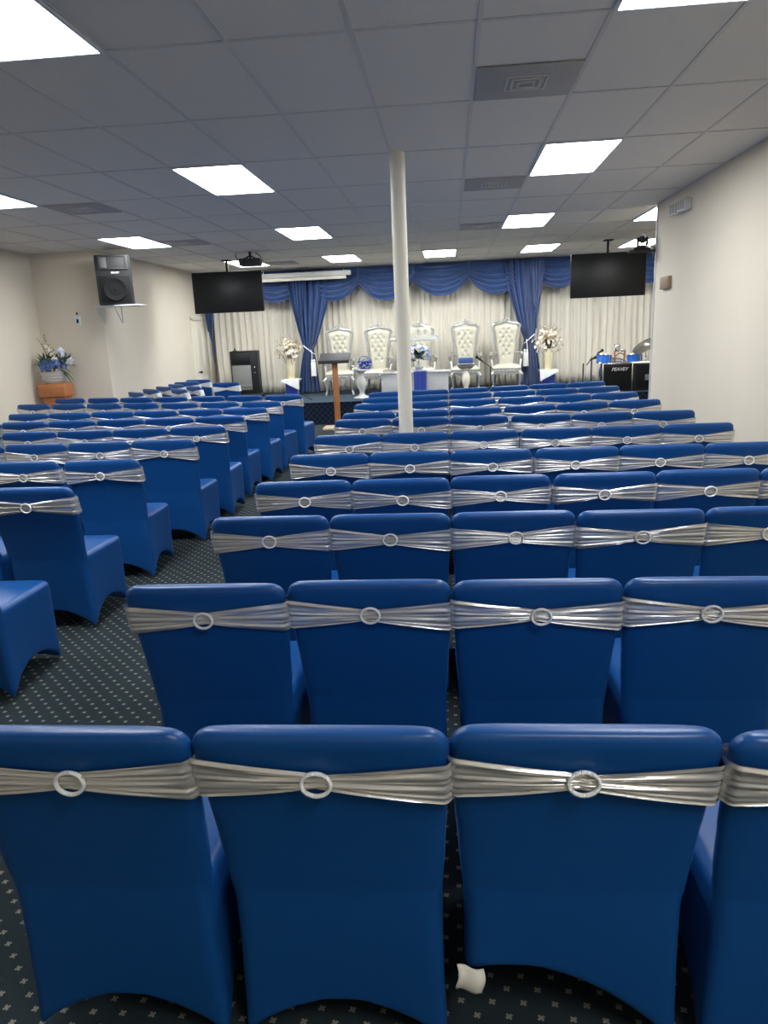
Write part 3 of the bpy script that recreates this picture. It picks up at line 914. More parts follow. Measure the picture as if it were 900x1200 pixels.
# acrylic lectern
t = thing('acrylic_lectern', 'clear acrylic lectern standing on the stage behind the altar table', 'lectern', (-0.66, 14.42, Z))
bm = bm_(); box(bm, (0, 0, 0), (0.95, 0.26, 0.015), 0.003, Matrix.Rotation(R(18), 3, 'X')); o = obj('reading_panel', bm, 'glass', t, loc=(0, 0, 1.10))
bm = bm_(); box(bm, (0.0, 0.0, 1.21), (0.62, 0.012, 0.20), 0.003); obj('front_panel', bm, 'glass', t)
bm = bm_()
for s in (-1, 1): box(bm, (s * 0.22, 0.03, 0.53), (0.03, 0.015, 1.06), 0.003)
obj('acrylic_upright', bm, 'glass', t)
bm = bm_(); box(bm, (0, 0, 0.01), (0.55, 0.3, 0.02), 0.004); obj('base_plate', bm, 'glass', t)
# book
t = thing('book', 'brown book lying on the left end of the altar table', 'book', (-1.20, 14.73, Z + 0.459))
bm = bm_(); box(bm, (0, 0, 0.006), (0.22, 0.16, 0.005), 0.001); box(bm, (0, 0, 0.040), (0.22, 0.16, 0.005), 0.001); box(bm, (-0.108, 0, 0.023), (0.005, 0.16, 0.037), 0.001); obj('book_cover', bm, 'brown_book', t)
bm = bm_(); box(bm, (0.0, 0, 0.023), (0.206, 0.15, 0.028)); obj('pages', bm, 'care_tag', t)

def bloom(bm, c, r, nrm, n=5, cup=0.35):
    c = Vector(c); nrm = Vector(nrm).normalized()
    x, y = frame_at(nrm)
    for k in range(n):
        a = 2 * PI * k / n + random.uniform(-.2, .2)
        d = x * math.cos(a) + y * math.sin(a)
        s = nrm.cross(d)
        p0 = c
        p1 = c + d * r * 0.55 + s * r * 0.38 + nrm * r * cup * 0.6
        p2 = c + d * r + nrm * r * cup
        p3 = c + d * r * 0.55 - s * r * 0.38 + nrm * r * cup * 0.6
        vs = [bm.verts.new(p) for p in (p0, p1, p2, p3)]
        bm.faces.new(vs)
def leafb(bm, c, d, L, w):
    c = Vector(c); d = Vector(d).normalized()
    x, y = frame_at(d)
    dn = Vector((0, 0, -1))
    m1 = c + d * L * 0.5; tip = c + d * L + dn * L * 0.2
    vs = [bm.verts.new(p) for p in (c, m1 + x * w, tip, m1 - x * w)]
    mid = bm.verts.new(m1 - y * w * 0.3)
    bm.faces.new((vs[0], vs[1], mid)); bm.faces.new((vs[1], vs[2], mid)); bm.faces.new((vs[2], vs[3], mid)); bm.faces.new((vs[3], vs[0], mid))
def rdir(up=0.5):
    while True:
        v = Vector((random.uniform(-1, 1), random.uniform(-1, 1), random.uniform(-0.2, 1)))
        if 0.1 < v.length < 1: break
    v.normalize(); v.z += up
    return v.normalized()

def dried_arrangement(x, y, label_v, label_f, label_p, sprays, seed, drape_side):
    random.seed(seed)
    # pedestal
    p = thing('flower_pedestal', label_p, 'pedestal', (x, y, Z), 0, 'flower pedestals')
    bm = bm_(); box(bm, (0, 0, 0.335), (0.38, 0.34, 0.03), 0.006); box(bm, (0, 0, 0.305), (0.33, 0.29, 0.03), 0.01); obj('pedestal_top', bm, 'cream_paint', p)
    bm = bm_(); box(bm, (0, 0, 0.16), (0.25, 0.22, 0.26), 0.01); box(bm, (0, 0, 0.02), (0.32, 0.28, 0.04), 0.008); obj('pedestal_base', bm, 'royal_satin', p)
    bm = bm_()
    s = drape_side
    def df(u, v):
        L = v * (0.04 + 0.20 * (u if s > 0 else 1 - u))
        return Vector((-0.19 + 0.38 * u, -0.176 - 0.006 * math.sin(u * 18) * v - 0.01 * v, 0.352 - L))
    grid(bm, 18, 10, df)
    obj('draped_cloth', bm, 'white_satin', p, solid=0.003, label='white satin cloth draped diagonally over the front')
    v = thing('flower_vase', label_v, 'vase', (x, y, Z + 0.3515), 0, 'cream flower vases')
    bm = bm_(); lathe(bm, [(0.0, 0), (0.075, 0), (0.08, 0.02), (0.095, 0.12), (0.105, 0.24), (0.098, 0.34), (0.088, 0.40), (0.094, 0.425), (0.084, 0.425), (0.08, 0.40), (0.09, 0.3), (0.09, 0.1), (0.0, 0.06)], n=28)
    obj('vase_body', bm, 'vase_cream', v)
    a = thing('dried_flowers', label_f, 'flowers', (x, y, Z + 0.45), 0, 'dried flower arrangements')
    st = bm_(); bl = bm_(); bp = bm_()
    for k in range(90):
        d = rdir(0.35)
        L = random.uniform(0.22, 0.40)
        c = Vector((0, 0, 0.40)) + Vector((d.x * L * 0.80, d.y * L * 0.65, d.z * L * 1.05 - 0.06))
        r0_ = Vector((random.uniform(-.035, .035), random.uniform(-.035, .035), 0.06))
        mid = r0_.lerp(c, 0.5) + Vector((0, 0, 0.05))
        if k % 2 == 0: tube(st, [r0_, mid, c], [0.004, 0.003, 0.002], 4)
        for q in range(2):
            cc = c + Vector((random.uniform(-.03, .03), random.uniform(-.03, .03), random.uniform(-.03, .03)))
            bloom(bl if (k + q) % 3 else bp, cc, random.uniform(0.026, 0.042), d + Vector((0, -0.6, 0)), 5)
    for k in range(sprays):
        d = rdir(0.9)
        L = random.uniform(0.42, 0.62)
        c = Vector((0, 0, 0.38)) + Vector((d.x * L * 0.65, d.y * L * 0.5, d.z * L * 0.85))
        tube(st, [(0, 0, 0.08), Vector((0, 0, 0.35)).lerp(c, 0.5), c], [0.004, 0.003, 0.0015], 4)
        for q in range(6):
            f_ = 0.5 + 0.5 * q / 5
            pt = Vector((0, 0, 0.35)).lerp(c, f_) + Vector((random.uniform(-.02, .02), 0, random.uniform(-.02, .02)))
            ball(bp, pt, 0.008, 5, 4)
    obj('stems', st, 'twig', a)
    obj('white_blossoms', bl, 'blossom_white', a)
    obj('buff_blossoms', bp, 'blossom_pink', a)
dried_arrangement(-3.38, 15.55, 'cream vase on the pedestal left of the left blue curtain', 'dried cream flowers in the vase left of the left blue curtain', 'pedestal with blue and white satin, left of the left blue curtain', 16, 5, 1)
dried_arrangement(2.06, 15.55, 'cream vase on the pedestal right of the right blue curtain', 'tall dried cream flowers with twigs, right of the right blue curtain', 'pedestal with blue and white satin, right of the right blue curtain', 30, 6, -1)

# black cabinet, stage left
t = thing('equipment_cabinet', 'black equipment cabinet with grey panel on the stage at left', 'cabinet', (-4.37, 15.55, Z), R(6))
bm = bm_(); box(bm, (0, 0.02, 0.51), (0.58, 0.40, 0.94), 0.012); obj('cabinet_body', bm, 'black_plastic', t)
bm = bm_(); box(bm, (0, 0, 0.035), (0.66, 0.48, 0.07), 0.01); obj('plinth', bm, 'dark_grey', t)
bm = bm_(); box(bm, (-0.06, -0.185, 0.42), (0.40, 0.02, 0.52), 0.01); box(bm, (-0.06, -0.195, 0.25), (0.38, 0.02, 0.03), 0.004); obj('grey_panel', bm, 'grey_panel', t, label='grey panel low on the front')
bm = bm_(); box(bm, (-0.06, -0.185, 0.82), (0.40, 0.02, 0.22), 0.01); obj('glass_door', bm, 'screen', t)
bm = bm_(); ball(bm, (0.22, -0.20, 0.63), 0.02, 10, 6); ball(bm, (0.22, -0.195, 0.52), 0.012, 8, 5); obj('knob', bm, 'chrome', t)
bm = bm_(); lathe(bm, [(0, 0), (0.05, 0), (0.05, 0.01), (0.015, 0.02), (0.012, 0.06), (0.02, 0.065), (0.0, 0.07)], n=14)
tag(obj('small_fitting', bm, 'dark_grey', None, loc=(-4.55, 15.45, Z + 0.981)), 'small dark fitting on top of the black cabinet', 'fitting')

# pedestal table with blue item
def pedestal(x, y, label, h=0.56):
    t = thing('pedestal_table', label, 'pedestal', (x, y, Z), 0, 'white turned pedestals')
    bm = bm_()
    k = h / 0.56
    lathe(bm, [(0, 0), (0.17, 0), (0.175, 0.012), (0.13, 0.03), (0.07, 0.055), (0.045, 0.10 * k), (0.05, 0.14 * k), (0.085, 0.22 * k), (0.10, 0.29 * k), (0.085, 0.36 * k), (0.05, 0.42 * k), (0.045, 0.46 * k), (0.07, 0.50 * k), (0.10, 0.525 * k), (0, 0.53 * k)], n=28)
    obj('turned_leg', bm, 'white_paint', t)
    bm = bm_(); lathe(bm, [(0, 0.53 * k), (0.16, 0.53 * k), (0.175, 0.545 * k), (0.17, h), (0, h)], n=28); obj('tabletop', bm, 'white_paint', t)
    return t
pedestal(-1.71, 14.25, 'white turned pedestal table between the lectern and the column')
t = thing('gift_basket', 'blue and white patterned basket on the pedestal near the lectern', 'basket', (-1.63, 14.25, Z + 0.561))
bm = bm_()
lathe(bm, [(0, 0), (0.10, 0), (0.135, 0.07), (0.145, 0.15), (0.135, 0.155), (0.125, 0.07), (0, 0.02)], n=20, sy=0.75)
obj('basket_body', bm, 'royal_satin', t)
bm = bm_()
random.seed(4)
for k in range(26):
    a = k * 2.399
    z = 0.03 + 0.11 * ((k * 7) % 10) / 10
    r = 0.112 + 0.035 * z / 0.15
    bloom(bm, (r * 1.03 * math.cos(a), -abs(r * 0.78 * math.sin(a)) if k % 4 else r * 0.78 * math.sin(a), z), 0.016, (math.cos(a), -1, 0), 4)
obj('white_flecks', bm, 'white_paint', t)
bm = bm_(); tube(bm, [(0.12 * math.cos(a * PI / 10), 0, 0.14 + 0.10 * math.sin(a * PI / 10)) for a in range(11)], 0.008, 6); obj('handle', bm, 'royal_satin', t)
bm = bm_()
lathe(bm, [(0, 0), (0.05, 0), (0.03, 0.012), (0.085, 0.06), (0.10, 0.085), (0.094, 0.085), (0.07, 0.055), (0, 0.02)], n=20)
tag(obj('glass_bowl', bm, 'glass', None, loc=(-1.80, 14.16, Z + 0.561), solid=0), 'small clear glass bowl beside the blue basket', 'bowl')

# blue bin on silver stand
t = thing('offering_stand', 'silver and white stand before the second throne from right', 'stand', (0.335, 14.75, Z))
t.scale = (1, 1, 1.22)
bm = bm_(); lathe(bm, [(0, 0), (0.13, 0), (0.12, 0.02), (0.05, 0.05), (0.04, 0.09), (0.075, 0.16), (0.085, 0.22), (0.07, 0.29), (0.035, 0.34), (0.06, 0.38), (0.0, 0.39)], n=24); obj('turned_leg', bm, 'cream_paint', t)
bm = bm_()
for s in (-1, 1):
    tube(bm, [(s * 0.03, 0, 0.37), (s * 0.12, 0, 0.40), (s * 0.19, 0, 0.47), (s * 0.20, 0, 0.60), (s * 0.24, 0, 0.66), (s * 0.27, 0, 0.62)], [0.014] * 5 + [0.008], 8)
tube(bm, [(0.19 * math.cos(k * PI / 8), -0.10 * math.sin(k * PI / 8), 0.46) for k in range(17)][:17], 0.012, 6)
lathe(bm, [(0, 0.385), (0.06, 0.39), (0.14, 0.415), (0.15, 0.43), (0.13, 0.43), (0, 0.40)], n=20, sy=0.7)
obj('silver_cradle', bm, 'silver_wood', t, label='silver scrolled cradle')
bm = bm_(); box(bm, (0, 0, 0.08), (0.29, 0.17, 0.16), 0.03)
bm2 = obj('blue_bin', bm, 'blue_satin', None, loc=(0.335, 14.75, Z + 0.53)); tag(bm2, 'royal blue fabric offering bin held in a silver cradle', 'bin')

# flowers on altar table
t = thing('flower_vase', 'small white vase on the altar table beside the column', 'vase', (-0.60, 14.83, Z + 0.464))
bm = bm_(); lathe(bm, [(0, 0), (0.07, 0), (0.055, 0.015), (0.085, 0.05), (0.09, 0.08), (0.045, 0.12), (0.03, 0.16), (0.04, 0.18), (0.03, 0.18), (0.02, 0.15), (0, 0.12)], n=20); obj('vase_body', bm, 'white_paint', t)
a = thing('flower_arrangement', 'blue and white flowers with dark leaves in the altar table vase', 'flowers', (-0.60, 14.83, Z + 0.62))
lf = bm_(); b1 = bm_(); b2 = bm_()
random.seed(12)
for k in range(34):
    d = rdir(0.3); L = random.uniform(0.10, 0.2)
    leafb(lf, Vector((0, 0, 0.05)) + d * 0.05, d, L * 1.7, 0.04)
for k in range(26):
    d = rdir(0.2)
    bloom(b1 if k % 2 else b2, Vector((0, -0.02, 0.10)) + Vector((d.x * 0.22, d.y * 0.12, d.z * 0.22)), random.uniform(0.04, 0.06), d + Vector((0, -.7, 0)), 6)
tube(lf, [(0, 0, 0), (0, 0, 0.12)], 0.012, 6)
obj('leaves', lf, 'leaf_dark', a); obj('blue_blossoms', b1, 'blossom_blue', a); obj('pale_blossoms', b2, 'blossom_lilac', a)

# wooden lectern on the floor in front of the stage
t = thing('wooden_lectern', 'wooden post lectern with dark slanted top in front of the stage', 'lectern', (-2.02, 12.95, 0))
bm = bm_(); box(bm, (0, 0, 0.62), (0.095, 0.08, 1.22), 0.006); obj('post', bm, 'wood', t)
bm = bm_(); box(bm, (0, 0, 0.02), (0.52, 0.40, 0.04), 0.008); obj('base', bm, 'pale_wood', t)
bm = bm_(); rt = Matrix.Rotation(R(26), 3, 'X')
box(bm, (0, 0, 0), (0.54, 0.34, 0.03), 0.004, rt); obj('reading_board', bm, 'dark_grey', t, loc=(0, 0, 1.25))
bm = bm_(); box(bm, (0, -0.152, -0.055), (0.54, 0.014, 0.05), 0.003, None); obj('book_ledge', bm, 'dark_grey', t, loc=(0, 0, 1.25))

# microphone stands
def mic_stand(x, y, z, label, h=0.62, boom=(-0.22, 0.14), tall=True, mic=True):
    t = thing('microphone_stand', label, 'microphone stand', (x, y, z), 0, 'microphone stands')
    bm = bm_()
    if tall: tube(bm, [(0, 0, 0.05), (0, 0, h)], 0.012, 8)
    else: tube(bm, [(0, 0, 0.02), (0, 0, h)], 0.016, 8)
    obj('pole', bm, 'black_plastic', t)
    for k in range(3):
        a = R(90 + 120 * k + 15)
        bm = bm_(); tube(bm, [(0, 0, 0.14), (0.14 * math.cos(a), 0.14 * math.sin(a), 0.06), (0.26 * math.cos(a), 0.26 * math.sin(a), 0.008)], 0.009, 6); obj('leg', bm, 'black_plastic', t)
    if tall:
        bm = bm_(); tube(bm, [(0.06, 0, h - 0.04), (boom[0] * 0.6, 0, h + boom[1] * 0.6)], 0.009, 6); obj('boom_arm', bm, 'black_plastic', t)
        if mic:
            bm = bm_()
            tube(bm, [(boom[0] * 0.55, 0, h + boom[1] * 0.55), (boom[0] * 0.9, 0, h + boom[1] * 0.9)], [0.014, 0.02], 8); ball(bm, (boom[0], 0, h + boom[1]), 0.032)
            obj('microphone', bm, 'black_plastic', t)
    return t
mic_stand(0.80, 14.35, Z, 'black boom microphone stand between the two right thrones', 0.50, (-0.26, 0.20))
mic_stand(-2.95, 14.25, Z, 'low black tripod stand at the stage edge left of the lectern', 0.22, tall=False)
mic_stand(2.58, 14.45, Z, 'black microphone stand left of the drums, shorter one', 0.50, (0.22, 0.10))
mic_stand(2.78, 14.70, Z, 'black microphone stand beside the blue drum, taller one', 0.60, (0.20, 0.12))

# ---------------------------------------------------------------- drums and amplifiers
t = thing('guitar_amplifier', 'black guitar amplifier with white script logo beside the drums', 'amplifier', (3.10, 13.98, Z), R(-3))
bm = bm_(); box(bm, (0, 0, 0.26), (0.54, 0.30, 0.50), 0.012); obj('amplifier_cabinet', bm, 'black_plastic', t)
bm = bm_(); box(bm, (0, -0.152, 0.24), (0.48, 0.012, 0.42), 0.004); obj('grille_cloth', bm, 'black_grille', t)
bm = bm_()
for s in (-1, 1): box(bm, (s * 0.262, -0.152, 0.26), (0.02, 0.016, 0.50), 0.003)
box(bm, (0, -0.152, 0.502), (0.54, 0.016, 0.016), 0.003)
obj('silver_edging', bm, 'chrome', t)
text_mesh('logo', 'PEAVEY', 0.085, 'letters', t, (0.03, -0.161, 0.40), (R(90), 0, 0), 0.002, 0.35, 0.001)
bm = bm_(); tube(bm, [(-0.09, 0, 0.51), (-0.08, 0, 0.535), (0.08, 0, 0.535), (0.09, 0, 0.51)], 0.008, 6); obj('handle', bm, 'black_plastic', t)
t = thing('speaker_cabinet', 'tall black speaker cabinet with pale top at the right wall end', 'speaker', (3.64, 13.98, Z), R(-3))
bm = bm_(); box(bm, (0, 0, 0.25), (0.50, 0.34, 0.49), 0.012); obj('cabinet_box', bm, 'black_plastic', t)
bm = bm_(); box(bm, (0, -0.172, 0.25), (0.42, 0.012, 0.42), 0.004); obj('grille', bm, 'black_grille', t)
bm = bm_(); box(bm, (0.0, -0.18, 0.24), (0.10, 0.008, 0.10), 0.003); box(bm, (0, -0.186, 0.26), (0.05, 0.006, 0.07), 0.002); obj('badge', bm, 'grey_panel', t)
bm = bm_(); box(bm, (0, 0, 0.502), (0.52, 0.36, 0.014), 0.003); obj('pale_top', bm, 'white_paint', t, label='pale board on top')

def drum(x, y, z, r, h, tilt, label, name='tom_drum'):
    t = thing(name, label, 'drum', (x, y, z), 0, 'blue drums')
    t.rotation_euler = (tilt[0], tilt[1], 0)
    bm = bm_(); lathe(bm, [(r, 0), (r, h)], n=28); obj('drum_shell', bm, 'drum_blue', t)
    bm = bm_(); lathe(bm, [(0, h + 0.003), (r - 0.004, h + 0.003), (r - 0.004, h - 0.004)], n=28); lathe(bm, [(0, -0.003), (r - 0.004, -0.003), (r - 0.004, 0.004)], n=28); obj('drum_head', bm, 'drum_skin', t)
    bm = bm_()
    for z_ in (0.0, h):
        tube(bm, [((r + 0.006) * math.cos(2 * PI * k / 28), (r + 0.006) * math.sin(2 * PI * k / 28), z_) for k in range(28)], 0.008, 6, closed=True)
    for k in range(6):
        a = k * PI / 3
        tube(bm, [((r + 0.012) * math.cos(a), (r + 0.012) * math.sin(a), 0.0), ((r + 0.012) * math.cos(a), (r + 0.012) * math.sin(a), h)], 0.005, 5)
    obj('chrome_hoops', bm, 'chrome', t)
    bm = bm_()
    return t
drum(3.02, 14.75, Z + 0.47, 0.14, 0.16, (R(-3), R(6)), 'small blue tom drum rising left of the amplifier')
drum(3.62, 14.75, Z + 0.48, 0.14, 0.15, (R(-3), R(-8)), 'small blue tom drum near the cymbal')
t = thing('bass_drum', 'large blue bass drum behind the amplifier', 'drum', (3.32, 15.1, Z + 0.275))
t.rotation_euler = (R(90), 0, 0)
bm = bm_(); lathe(bm, [(0.26, -0.2), (0.26, 0.2)], n=32); obj('drum_shell', bm, 'drum_blue', t)
bm = bm_(); lathe(bm, [(0, 0.203), (0.255, 0.203), (0.255, 0.19)], n=32); lathe(bm, [(0, -0.203), (0.255, -0.203), (0.255, -0.19)], n=32); obj('drum_head', bm, 'drum_skin', t)
bm = bm_()
for z_ in (-0.2, 0.2): tube(bm, [(0.268 * math.cos(2 * PI * k / 32), 0.268 * math.sin(2 * PI * k / 32), z_) for k in range(32)], 0.012, 6, closed=True)
obj('hoop', bm, 'chrome', t)
# tom stand arms
t = thing('tom_stand', 'chrome and brown double post drum stand rising above the amplifier', 'drum stand', (3.32, 14.72, Z))
bm = bm_()
for s, z1 in ((-0.1, 0.70), (0.1, 0.72)): tube(bm, [(s, 0, 0.0), (s * 0.8, 0, 0.4), (s * 1.0, 0, z1)], 0.016, 8)
tube(bm, [(-0.10, 0, 0.60), (0, 0, 0.66), (0.10, 0, 0.62)], 0.012, 8)
obj('posts', bm, 'wood', t)
bm = bm_()
box(bm, (-0.05, -0.01, 0.75), (0.10, 0.04, 0.12), 0.012); box(bm, (0.06, -0.01, 0.71), (0.09, 0.04, 0.05), 0.01); tube(bm, [(-0.11, 0, 0.815), (0.0, 0, 0.815)], 0.012, 8)
obj('clamp', bm, 'chrome', t)
t = thing('cymbal_stand', 'tilted dark bronze cymbal on a chrome stand at the wall end', 'cymbal', (3.72, 14.35, Z))
bm = bm_(); tube(bm, [(0, 0, 0), (0, 0, 0.60), (-0.02, -0.02, 0.80)], 0.012, 8); ball(bm, (0, 0, 0.60), 0.024)
for k in range(3):
    a = R(30 + 120 * k); tube(bm, [(0, 0, 0.25), (0.22 * math.cos(a), 0.16 * math.sin(a), 0.01)], 0.009, 6)
obj('stand', bm, 'chrome', t)
bm = bm_(); lathe(bm, [(0.0, 0.045), (0.03, 0.042), (0.05, 0.022), (0.15, 0.012), (0.26, -0.005), (0.26, -0.008), (0.15, 0.008), (0.05, 0.016), (0.0, 0.036)], n=36)
o = obj('cymbal_disc', bm, 'cymbal_metal', t, loc=(-0.02, -0.02, 0.80)); o.rotation_euler = (R(14), R(-32), 0)

# ---------------------------------------------------------------- hanging things
def tv(x, y, ztop, zbot, w, label, rz):
    zc = (ztop + zbot) / 2; h = ztop - zbot
    t = thing('television', label, 'television', (x, y, zc), rz, 'ceiling hung televisions')
    bm = bm_(); box(bm, (0, 0.03, 0), (w, 0.05, h), 0.006); obj('television_body', bm, 'black_plastic', t)
    bm = bm_(); box(bm, (0, 0.002, 0.004), (w - 0.022, 0.006, h - 0.034), 0.001); obj('screen', bm, 'screen', t)
    bm = bm_(); tube(bm, [(0, 0.10, -0.1), (0, 0.10, CEIL - zc)], 0.022, 10); box(bm, (0, 0.07, 0), (0.4, 0.05, 0.3), 0.01); box(bm, (0, 0.10, CEIL - zc - 0.01), (0.16, 0.16, 0.018), 0.003)
    obj('ceiling_mount', bm, 'black_plastic', t)
tv(-3.98, 13.40, 2.845, 2.13, 1.28, 'large black television hanging from the ceiling at left', R(2))
tv(2.775, 13.40, 2.83, 2.10, 1.26, 'large black television hanging from the ceiling at right', R(-3))
t = thing('projector', 'dark projector hanging from the ceiling beside the left television', 'projector', (-3.25, 12.4, CEIL - 0.17), R(8))
bm = bm_(); box(bm, (0, 0, 0), (0.36, 0.28, 0.11), 0.02); obj('projector_body', bm, 'dark_grey', t)
bm = bm_(); tube(bm, [(-0.08, -0.13, 0), (-0.08, -0.17, 0)], 0.035, 16); obj('lens', bm, 'screen', t)
bm = bm_(); tube(bm, [(0, 0, 0.05), (0, 0, 0.168)], 0.02, 10)
for a in (0.8, 2.3, 3.9, 5.5): tube(bm, [(0, 0, 0.11), (0.14 * math.cos(a), 0.11 * math.sin(a), 0.055)], 0.009, 6)
obj('mount', bm, 'black_plastic', t)
bm = bm_(); tube(bm, [(-0.12, 0.12, 0.02), (-0.22, 0.12, 0.05), (-0.25, 0.1, 0.12), (-0.24, 0.1, 0.168)], 0.007, 6); tube(bm, [(0.1, 0.12, 0.04), (0.2, 0.12, 0.03), (0.16, 0.1, 0.10), (0.08, 0.08, 0.165)], 0.007, 6)
obj('cable', bm, 'black_plastic', t)
t = thing('projection_screen', 'rolled white projection screen case in front of the blue valance', 'projection screen', (-2.99, 15.62, 2.90))
bm = bm_(); box(bm, (0, 0, 0), (2.0, 0.11, 0.10), 0.02); obj('screen_case', bm, 'white_paint', t)
bm = bm_(); tube(bm, [(-0.96, 0, -0.10), (0.90, 0, -0.10)], 0.016, 10); grid(bm, 2, 2, lambda u, v: Vector((-0.95 + 1.84 * u, 0.0, -0.10 + 0.055 * v))); obj('bottom_bar', bm, 'drape_white', t)
bm = bm_(); 
for s in (-0.85, 0.85): tube(bm, [(s, 0, 0.04), (s, 0, CEIL - 2.90)], 0.008, 6)
obj('hanger', bm, 'chrome', t)

# wall speaker on a shelf
t = thing('wall_shelf', 'white bracket shelf under the black wall speaker', 'shelf', (-4.98, 11.0, 2.215))
bm = bm_(); box(bm, (0.02, 0.03, 0.0), (0.66, 0.34, 0.022), 0.003); obj('shelf_board', bm, 'white_paint', t)
for s in (-0.30, -0.02):
    bm = bm_(); tube(bm, [(s, -0.10, -0.015), (s - 0.02, 0.16, -0.24)], 0.011, 6); tube(bm, [(s - 0.02, 0.185, -0.012), (s - 0.02, 0.185, -0.25)], 0.011, 6); obj('bracket', bm, 'white_paint', t)
t = thing('wall_speaker', 'large black loudspeaker standing on the white bracket shelf', 'speaker', (-4.98, 10.98, 2.228), R(22))
bm = bm_()
prism(bm, [(-0.25, 0), (0.25, 0), (0.25, 0.71), (-0.25, 0.71)], -0.13, 0.19)
bmesh.ops.bevel(bm, geom=list(bm.edges), offset=0.012, segments=2, affect='EDGES')
obj('speaker_box', bm, 'black_plastic', t)
bm = bm_(); box(bm, (0, -0.133, 0.22), (0.43, 0.014, 0.38), 0.006); obj('grille', bm, 'black_grille', t)
bm = bm_()
box(bm, (0, -0.133, 0.60), (0.43, 0.014, 0.20), 0.004)
for s in (-1, 1): box(bm, (s * 0.19, -0.145, 0.60), (0.02, 0.02, 0.18), 0.003)
for z_ in (0.51, 0.69): box(bm, (0, -0.145, z_), (0.40, 0.02, 0.014), 0.003)
obj('horn_mouth', bm, 'dark_grey', t)
bm = bm_(); box(bm, (-0.13, -0.144, 0.60), (0.09, 0.01, 0.15), 0.003); obj('horn_flare', bm, 'horn_grey', t)
bm = bm_(); lathe(bm, [(0.16, 0.0), (0.17, 0.01), (0.16, 0.02), (0.10, 0.0), (0.05, -0.01), (0, 0.01)], n=28)
o = obj('woofer', bm, 'black_grille', t, loc=(0, -0.142, 0.22)); o.rotation_euler = (R(90), 0, 0)
text_mesh('logo', 'PEAVEY', 0.034, 'letters', t, (0.02, -0.142, 0.455), (R(90), 0, 0), 0.002, 0.2, 0.001)

# left wall sensor
t = thing('wall_sensor', 'small white wall sensor with a dark lens on the corner wall', 'sensor', (-5.745, 11.19, 2.04))
bm = bm_(); box(bm, (0, -0.02, 0), (0.10, 0.05, 0.15), 0.012); obj('housing', bm, 'lamp_frame', t)
bm = bm_(); box(bm, (0.012, -0.05, -0.015), (0.03, 0.02, 0.06), 0.006); obj('lens', bm, 'black_plastic', t)
bm = bm_(); tube(bm, [(0, -0.01, 0.06), (0, -0.02, 0.10)], 0.008, 6); ball(bm, (0, -0.02, 0.105), 0.014, 8, 5); obj('mount_knob', bm, 'dark_grey', t)

# flower basket on the corner stand
t = thing('flower_stand', 'orange brown wooden stand in the left corner under the flowers', 'stand', (-6.10, 10.88, 0))
bm = bm_(); box(bm, (0, 0, 1.0), (0.43, 0.30, 0.20), 0.02); 
for k in range(9): ball(bm, (-0.18 + 0.045 * k, -0.152, 1.04), 0.008, 6, 4)
obj('stand_top', bm, 'orange_wood', t)
bm = bm_(); box(bm, (0, 0.02, 0.46), (0.36, 0.22, 0.90), 0.02); obj('pedestal_body', bm, 'orange_wood', t)
bm = bm_(); box(bm, (0, 0.02, 0.03), (0.46, 0.28, 0.06), 0.012); obj('foot', bm, 'orange_wood', t)
t = thing('flower_basket', 'white wicker basket on the orange wooden stand', 'basket', (-6.08, 10.86, 1.101))
bm = bm_(); lathe(bm, [(0, 0), (0.14, 0), (0.17, 0.03), (0.205, 0.12), (0.215, 0.18), (0.20, 0.18), (0.18, 0.1), (0, 0.03)], n=28, sy=0.65)
for z_ in (0.05, 0.09, 0.13, 0.175):
    r = 0.175 + 0.22 * z_
    tube(bm, [(r * math.cos(2 * PI * k / 28), 0.65 * r * math.sin(2 * PI * k / 28), z_) for k in range(28)], 0.009, 6, closed=True)
obj('basket_body', bm, 'wicker', t)
a = thing('silk_flowers', 'blue and white hydrangea arrangement in the white wicker basket', 'flowers', (-6.07, 10.86, 1.26))
random.seed(31)
a.scale = (1.0, 1.0, 1.15); a.location.x = -6.04
lf = bm_(); ld = bm_(); b1 = bm_(); b2 = bm_(); b3 = bm_()
def cluster(bm, c, r, n, s):
    c = Vector(c)
    for k in range(n):
        v = rdir(0.0); v.y -= 0.3; v.normalize()
        bloom(bm, c + v * r, s, v, 4, 0.2)
for c, r in [((-0.05, -0.08, 0.08), 0.075), ((0.04, -0.09, 0.10), 0.08), ((0.13, -0.07, 0.08), 0.07), ((-0.14, -0.06, 0.05), 0.07), ((-0.20, -0.02, 0.10), 0.06), ((-0.10, -0.04, 0.13), 0.06)]:
    cluster(b1, c, r, 34, 0.028)
for c, r in [((0.14, 0.0, 0.22), 0.06), ((0.12, -0.02, 0.28), 0.05), ((0.26, -0.02, 0.14), 0.05)]:
    cluster(b2, c, r, 26, 0.028)
for c, r in [((-0.12, 0.0, 0.30), 0.07), ((0.02, -0.05, 0.18), 0.05), ((-0.05, 0, 0.24), 0.05)]:
    cluster(b3, c, r, 10, 0.03)
for k in range(150):
    d = rdir(0.3)
    leafb(lf, Vector((random.uniform(-0.18, 0.2), random.uniform(-0.05, 0.03), 0.08)) + Vector((d.x * 0.1, d.y * 0.03, d.z * 0.1)), Vector((d.x, d.y * 0.4, d.z)), random.uniform(0.08, 0.15), 0.022)
for a0, L in ((100, 0.45), (112, 0.42), (95, 0.34), (80, 0.30), (60, 0.26)):
    e = Vector((-0.05 + L * math.cos(R(a0)), 0, 0.05 + L * math.sin(R(a0))))
    tube(lf, [(-0.03, 0, 0.02), e], [0.005, 0.002], 5)
    for q in range(9):
        p_ = Vector((-0.03, 0, 0.02)).lerp(e, 0.35 + 0.65 * q / 8)
        leafb(lf, p_, Vector((random.choice((-1, 1)), -0.3, 0.5)), 0.05, 0.018)
